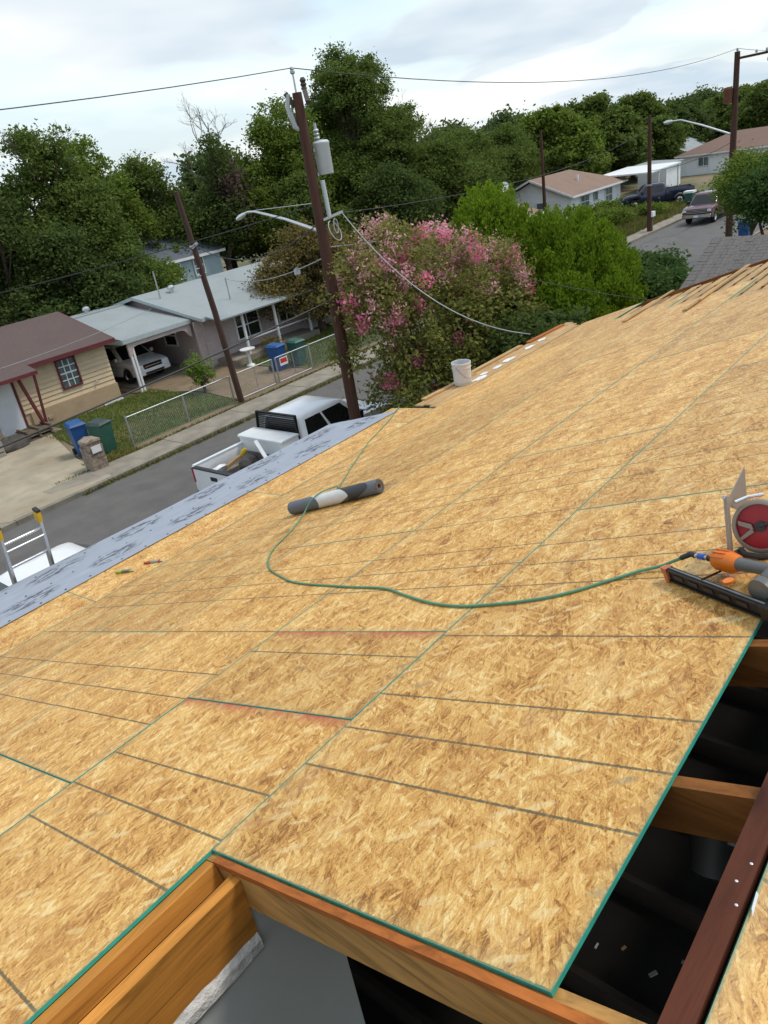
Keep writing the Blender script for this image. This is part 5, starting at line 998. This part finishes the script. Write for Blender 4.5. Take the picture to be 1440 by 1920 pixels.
def limbs(parent, base, h, lobes, r, m, rad_=.22, off=(0,0,0)):
    b = MB(); base = Vector(base); top = Vector(np.mean([l[0] for l in lobes], axis=0)); fork = base.lerp(Vector((top.x, top.y, base.z+(top.z-base.z)*.8)), .5)
    fork += Vector((r.normal()*.15, r.normal()*.15, 0)); b.tube([base-V(0,0,.1), base.lerp(fork, .5)+V(r.normal()*.08, r.normal()*.08, 0), fork], [rad_*1.25, rad_, rad_*.8], 9)
    for c, rr in lobes:
        c = Vector(c); mid = fork.lerp(c, .5)+V(r.normal()*.2, r.normal()*.2, .15); b.tube([fork, mid, c+V(0, 0, rr[2]*.5)], [rad_*.6, rad_*.4, rad_*.12], 6)
        for q in range(3): e = c+Vector(rnd_dir(1, r)[0]*np.array(rr)*.85); b.tube([mid, mid.lerp(e, .6)+V(0,0,.1), e], [rad_*.28, rad_*.16, rad_*.05], 5)
    b.v = [(p[0]-off[0], p[1]-off[1], p[2]-off[2]) for p in b.v]; return b.build('trunk', m, parent, 60)
def auto_lobes(cx_, cy_, zb_, zt_, rx, r, n=7, top=.32):
    out_ = []; H_ = zt_-zb_
    for k in range(n):
        f = (k+.5)/n; z = zb_+H_*(.22+.66*f); w_ = rx*(1-.62*abs(f-.30)**1.3*1.5); w_ = max(w_, rx*top); a = r.uniform(0, 6.28)
        off = w_*.68*(1-f*.45); rr = w_*r.uniform(.34, .56); out_.append(((cx_+off*math.cos(a), cy_+off*math.sin(a), min(z, zt_-rr*.75)), (rr, rr, rr*r.uniform(.72, .95))))
    out_.append(((cx_+r.normal()*.3, cy_+r.normal()*.3, zt_-rx*.30), (rx*.36, rx*.36, rx*.32))); return out_
def tree(label, x, y, zt_, rx, m='leaf_oak', zb_=None, size=.105, per=25, leaves=88, crad=.62, seed=0, n=12, group='trees behind the houses', lean=(0, 0), trunk_m='bark', top=.32):
    r = np.random.default_rng(seed+int(x*13+y*7)); z0 = gz(x, y); zb_ = zt_*.14 if zb_ is None else zb_
    t = thing('tree', label, 'tree', (x, y, z0), group=group); lobes = auto_lobes(x+lean[0], y+lean[1], zb_, zt_, rx, r, n, top)
    crown('crown', lobes, m, t, per, leaves, crad, size, r, off=(x, y, z0)); limbs(t, (x, y, z0), zt_, lobes, r, trunk_m, .10+zt_*.018, off=(x, y, z0)); return t, lobes, r
def bare(t, starts, r, length, m='dead_wood', off=(0,0,0), rad_=.05):
    b = MB()
    def grow(p, d, l, q, dep):
        e = p+d*l; mid = p.lerp(e, .5)+Vector(rnd_dir(1, r)[0])*l*.08; b.tube([p, mid, e], [q, q*.75, q*.5], 5, False)
        if dep > 0:
            for k in range(3): nd = (d+Vector(rnd_dir(1, r)[0])*.75).normalized(); nd.z = abs(nd.z)*.8+.15; grow(p.lerp(e, r.uniform(.45, 1)), nd.normalized(), l*r.uniform(.5, .75), q*.55, dep-1)
    for p, d in starts: grow(Vector(p), Vector(d).normalized(), length, rad_, 4)
    b.v = [(p[0]-off[0], p[1]-off[1], p[2]-off[2]) for p in b.v]; o = b.build('bare_branches', m, t, 60); o['kind'] = 'stuff'; return o
T1 = tree('tall dark tree with bare twigs on top at the far left', 22.0, 41.5, 11.2, 3.6, 'leaf_oak', seed=1, top=.42); bare(T1[0], [((22.5, 41, 9.0), (.3, 0, 1)), ((21.2, 41, 9.2), (-.2, 0, 1))], T1[2], 1.5, off=(22.0, 41.5, 0), rad_=.035)
tree('dark tree at the left picture edge behind the tan house', 17.6, 41.0, 9.2, 3.8, 'leaf_deep', seed=2)
tree('mid green tree right of the tall twiggy tree at far left', 25.6, 43.0, 10.9, 3.0, 'leaf_pecan', seed=3)
tree('broad low dark tree just behind the brown roof', 20.0, 38.5, 6.6, 3.4, 'leaf_deep', seed=4, zb_=.6)
tree('bushy green tree behind the carport of the pink house', 23.6, 38.9, 5.4, 2.6, 'leaf_oak', seed=5, zb_=.5)
tree('green tree in front of the slate roof of the blue house', 26.2, 39.6, 3.9, 1.9, 'leaf_pecan', seed=6, zb_=.4)
tree('thin leaning tree standing left of the dead topped tree', 31.0, 45.0, 9.6, 3.0, 'leaf_oak', seed=7, lean=(-.4, 0), top=.5)
tree('medium tree behind the blue house roof', 28.0, 48.0, 9.2, 3.4, 'leaf_oak', seed=8)
T6 = tree('dark vine covered tree with dead bare crown', 33.4, 41.5, 10.1, 1.9, 'leaf_deep', seed=9); bare(T6[0], [((33.2, 41.5, 9.2), (-.5, 0, 1)), ((33.4, 41.3, 9.4), (.1, 0, 1)), ((33.8, 41.5, 9.0), (.45, 0, 1)), ((32.6, 41.5, 8.0), (-.9, 0, .6))], T6[2], 1.75, off=(33.4, 41.5, 0), rad_=.045)
crown('dead_vine', [((34.0, 40.6, 6.2), (1.0, .7, 2.2))], 'leaf_vine', T6[0], 30, 40, .5, .12, T6[2], drop=1.2, off=(33.4, 41.5, 0))
tree('broad green tree between the dead topped tree and the transformer pole', 38.6, 41.0, 11.3, 4.2, 'leaf_pecan', seed=10, zb_=1.5, top=.5, n=16)
tree('round green tree low behind the street light', 36.6, 37.5, 7.2, 3.0, 'leaf_oak', seed=11, zb_=.8)
TT = tree('tallest tree rising behind the transformer', 46.2, 40.5, 14.3, 5.2, 'leaf_oak', seed=12, n=24, zb_=1.2, top=.62)
T10 = tree('tree with bare twigs right of the tallest tree', 49.5, 38.5, 10.4, 3.2, 'leaf_oak', seed=13); bare(T10[0], [((49.8, 38.5, 8.6), (.3, 0, 1)), ((50.6, 38, 8.0), (.8, 0, .7))], T10[2], 1.5, off=(49.5, 38.5, 0), rad_=.035)
tree('dark tree low behind the pink flowering tree', 43.0, 34.5, 6.6, 3.6, 'leaf_deep', seed=14, zb_=.5)
tree('broad tree above the pink flowering tree', 51.5, 36.5, 7.6, 4.0, 'leaf_oak', seed=15, zb_=.8)
tree('wide tree behind the satellite dish', 60.5, 41.0, 8.3, 4.8, 'leaf_oak', seed=16, zb_=.6)
tree('round tree left of the white house roof', 56.5, 38.0, 6.2, 3.6, 'leaf_deep', seed=17, zb_=.4)
tree('green tree just behind the white house roof', 68.5, 41.5, 7.8, 4.6, 'leaf_oak', seed=18, zb_=.6)
tree('large tree over the white house roof', 78, 42.0, 8.8, 5.2, 'leaf_pecan', seed=19, zb_=.8, size=.2)
tree('largest of the trees behind the carport at right', 87, 40.5, 9.1, 5.6, 'leaf_oak', seed=20, zb_=.6, size=.21)
tree('tall tree right of the plain kerb pole', 98, 41.0, 8.9, 5.4, 'leaf_oak', seed=21, zb_=.6, size=.21)
tree('dark tree behind the pale metal roofed house', 114, 41, 7.2, 5.6, 'leaf_deep', seed=22, size=.22)
tree('tree behind the street lamp at far right', 126, 38, 7.6, 6.2, 'leaf_oak', seed=23, size=.24)
tree('tree above the reddish brown roof at far right', 118, 30, 8.0, 5.4, 'leaf_oak', seed=24, size=.24)
tree('tree at the right picture edge above the long white house', 124, 24, 9.4, 6.0, 'leaf_deep', seed=25, size=.24)
BACK = ['dim tree at the left picture edge behind the dark edge tree', 'dim tree showing between the two tall left trees', 'dim tree behind the slate roof of the blue house', 'dim tree filling behind the broad green tree by the pole', 'dim tree right of the tallest tree in the back row', 'dim tree in the back row behind the satellite dish', 'dim tree in the back row left of the large tree over the white house', 'dim tree in the back row above the carport', 'dim tree in the back row behind the plain kerb pole', 'dim tree in the back row behind the pale metal roof', 'dim tree in the back row behind the far street lamp', 'dim tree in the back row above the reddish brown roof', 'dim tree in the back row at the right picture edge']
for i, (x, y, h_, r_) in enumerate([(14, 50, 8.5, 5), (24, 54, 9, 5), (33, 53, 9, 5), (41, 51, 9.5, 5), (55, 52, 9.5, 6), (66, 54, 8.5, 6), (77, 54, 9, 6), (90, 54, 9, 6.5), (104, 52, 8.5, 6.5), (120, 50, 8, 7), (138, 46, 8, 7), (145, 34, 8.2, 7), (150, 22, 9, 7)]):
    tree(BACK[i], x, y, h_, r_, 'leaf_far', seed=40+i, size=.26, per=13, leaves=40, crad=1.1, zb_=.3, group='back row of trees')
# russet tree by the pink house porch
tree('russet and green tree beside the porch of the pink house', 27.2, 28.0, 4.9, 3.1, 'leaf_russet', zb_=.5, seed=60, size=.075, per=38, leaves=60, crad=.46, group='front yard trees')
tree('dark green shrub tree beside the russet tree', 29.5, 27.4, 3.4, 2.0, 'leaf_deep', zb_=.2, seed=61, size=.085, per=50, leaves=50, crad=.42, group='front yard trees')
# pink crepe myrtle on this side of the street
MX, MY = 16.4, 12.4; mz = gz(MX, MY); r = np.random.default_rng(77)
my = thing('flowering_tree', 'crepe myrtle covered in pink blossoms behind the transformer pole', 'tree', (MX, MY, mz))
ML = [((14.1, 12.6, 4.6), (.85, .9, 1.0)), ((15.0, 12.5, 5.3), (1.1, 1.0, .85)), ((16.6, 12.4, 4.75), (1.35, 1.15, .95)), ((18.4, 12.3, 4.05), (1.3, 1.15, .95)), ((14.6, 12.7, 3.5), (1.25, 1.1, 1.1)), ((16.6, 12.4, 3.2), (1.6, 1.2, 1.2)), ((18.8, 12.2, 2.9), (1.6, 1.2, 1.1)), ((16.4, 12.3, 2.0), (1.9, 1.2, 1.0)), ((15.2, 12.5, 1.75), (1.3, 1.0, .9)), ((19.6, 12.3, 3.6), (.8, .8, .6))]
crown('crown', ML[4:9], 'leaf_myrtle', my, 75, 55, .36, .062, r, off=(MX, MY, mz)); crown('crown_top', ML[:4]+ML[9:], 'leaf_myrtle_red', my, 56, 46, .34, .056, r, off=(MX, MY, mz))
limbs(my, (MX, MY, mz), 5, ML[:8], r, 'bark_pale', .11, off=(MX, MY, mz))
C = clumps(ML[:4]+ML[9:], 17, r, 1.0, .06); idx = np.repeat(np.arange(len(C)), 80); fastmesh('blossom', leaf_faces(C[idx]+r.normal(size=(len(idx), 3))*np.array([.12, .12, .15]), .044, r, .1), 'petal_faded', my, off=(MX, MY, mz))
C = clumps(ML, 5.0, r, 1.02, .04); idx = np.repeat(np.arange(len(C)), 130); fastmesh('blossom', leaf_faces(C[idx]+r.normal(size=(len(idx), 3))*np.array([.12, .12, .13]), .046, r, .1), 'petal_pink', my, off=(MX, MY, mz))
# bright green cedars: upright feathery plumes
def cedar(label, x, y, zt_, rx, seed, tall=1.0):
    r = np.random.default_rng(seed); z0 = gz(x, y); t = thing('cedar_tree', label, 'tree', (x, y, z0), group='bright green cedars'); H_ = zt_-z0; P = []; F = []
    k = int(520*rx); d = rnd_dir(k, r); d[:, 2] = np.abs(d[:, 2])*1.35-.35; sc_ = np.array([rx, rx, H_*.52]); ctr = np.array([x, y, z0+H_*.47])
    C = ctr+d*sc_*(.80+.24*r.uniform(0, 1, k))[:, None]; out_ = d*np.array([1, 1, .15]); out_ /= np.linalg.norm(out_, axis=1)[:, None]
    n = 64; tt = r.uniform(0, 1, (k, n)); ln = r.uniform(.38, .72, (k, 1)); axis = out_*.30+np.array([0, 0, 1.0]); axis /= np.linalg.norm(axis, axis=1)[:, None]
    wdt = (.15*(np.sin(np.clip(tt, 0, 1)*math.pi*.85+.35))); P = C[:, None, :]+axis[:, None, :]*((tt-.3)*ln)[..., None]+r.normal(size=(k, n, 3))*wdt[..., None]*np.array([.75, .75, .35])
    P = P.reshape(-1, 3); A = np.repeat(axis, n, 0)+r.normal(size=P.shape)*.35; A /= np.linalg.norm(A, axis=1)[:, None]; sd_ = np.cross(A, rnd_dir(len(P), r)); sd_ /= np.linalg.norm(sd_, axis=1)[:, None]; s_ = r.uniform(.03, .062, (len(P), 1))
    fastmesh('crown', np.stack([P-A*s_, P+sd_*s_*.6, P+A*s_*1.2, P-sd_*s_*.6], 1), 'leaf_cedar', t, off=(x, y, z0))
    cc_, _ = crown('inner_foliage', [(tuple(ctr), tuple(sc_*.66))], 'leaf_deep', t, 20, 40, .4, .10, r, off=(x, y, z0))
    MB().tube([(0, 0, -.1), (0, 0, H_*.6)], [.16, .06], 8).build('trunk', 'bark', t, 50)
cedar('bright green cedar standing left behind the pink flowering tree', 21.3, 13.6, 6.2, 1.9, 5)
cedar('larger bright green cedar right of the pink flowering tree', 22.4, 11.6, 5.15, 2.35, 6)
cedar('low bright green cedar lobe at the foot of the larger cedar', 20.4, 10.6, 3.55, 1.2, 8)
def bush(label, x, y, zt_, rx, m, seed, size=.08, per=60, leaves=60, crad=.42, zb_=None, cat='shrub', group='shrubs'):
    r = np.random.default_rng(seed); z0 = gz(x, y); t = thing('shrub', label, cat, (x, y, z0), group=group); zb_ = z0+.2 if zb_ is None else zb_
    lobes = [((x+rx*.5*math.cos(a), y+rx*.5*math.sin(a), zb_+(zt_-zb_)*f), (rx*.6, rx*.6, (zt_-zb_)*.36)) for a, f in ((.3, .42), (2.3, .5), (4.1, .38), (5.4, .62), (1.4, .68), (3.2, .66))]
    crown('crown', lobes, m, t, per, leaves, crad, size, r, off=(x, y, z0)); limbs(t, (x, y, z0), zt_, lobes, r, 'bark', .07, off=(x, y, z0)); return t
bush('dark rounded shrub right of the larger cedar', 26.3, 10.9, 3.05, 1.5, 'leaf_shrub', 21); bush('dark green shrub at the end of the neighbouring roof', 24.9, 9.8, 2.8, 1.2, 'leaf_shrub', 22)
bush('dark green shrub growing below the cedars by the eave', 17.6, 9.7, 3.1, 1.3, 'leaf_deep', 23)
bush('green roadside tree at the right picture edge', 36.8, 9.5, 5.2, 1.75, 'leaf_pecan', 24, zb_=2.6, size=.07, cat='tree'); bush('lighter feathery tree at the right picture edge', 38.6, 10.6, 4.4, 1.2, 'leaf_bright', 25, zb_=2.2, size=.07, cat='tree'); bush('dark tree at right edge behind the roadside tree', 35.0, 8.0, 4.9, 1.8, 'leaf_shrub', 26, zb_=2.2, cat='tree')
bush('small bright bush by the fence in front of the pink house', 17.7, 25.9, 1.35, .5, 'leaf_bright', 27, size=.05, per=90, leaves=40, crad=.2)
bush('red flowering plant on the pink house porch', 23.0, 27.3, .8, .45, 'leaf_russet', 28, size=.04, per=90, leaves=40, crad=.18)
HEDGE = ['low hedge shrub left of the white house front corner', 'low hedge shrub under the first front window of the white house', 'low hedge shrub under the middle of the white house front', 'low shrub in the grass in front of the white house', 'low hedge shrub by the steps of the white house', 'low shrub in the long grass nearest the street']
for i, (x, y, h_, r_) in enumerate([(60.5, 28.9, 1.3, 1.2), (64, 29.0, 1.1, 1.0), (67.5, 28.6, 1.0, .9), (57.5, 25.5, 1.2, 1.3), (71, 27.6, 1.2, 1.0), (61.5, 24.2, .9, 1.0)]): bush(HEDGE[i], x, y, h_, r_, 'leaf_pecan', 80+i, size=.09, per=40, leaves=40, crad=.35, group='hedge shrubs by the white house')
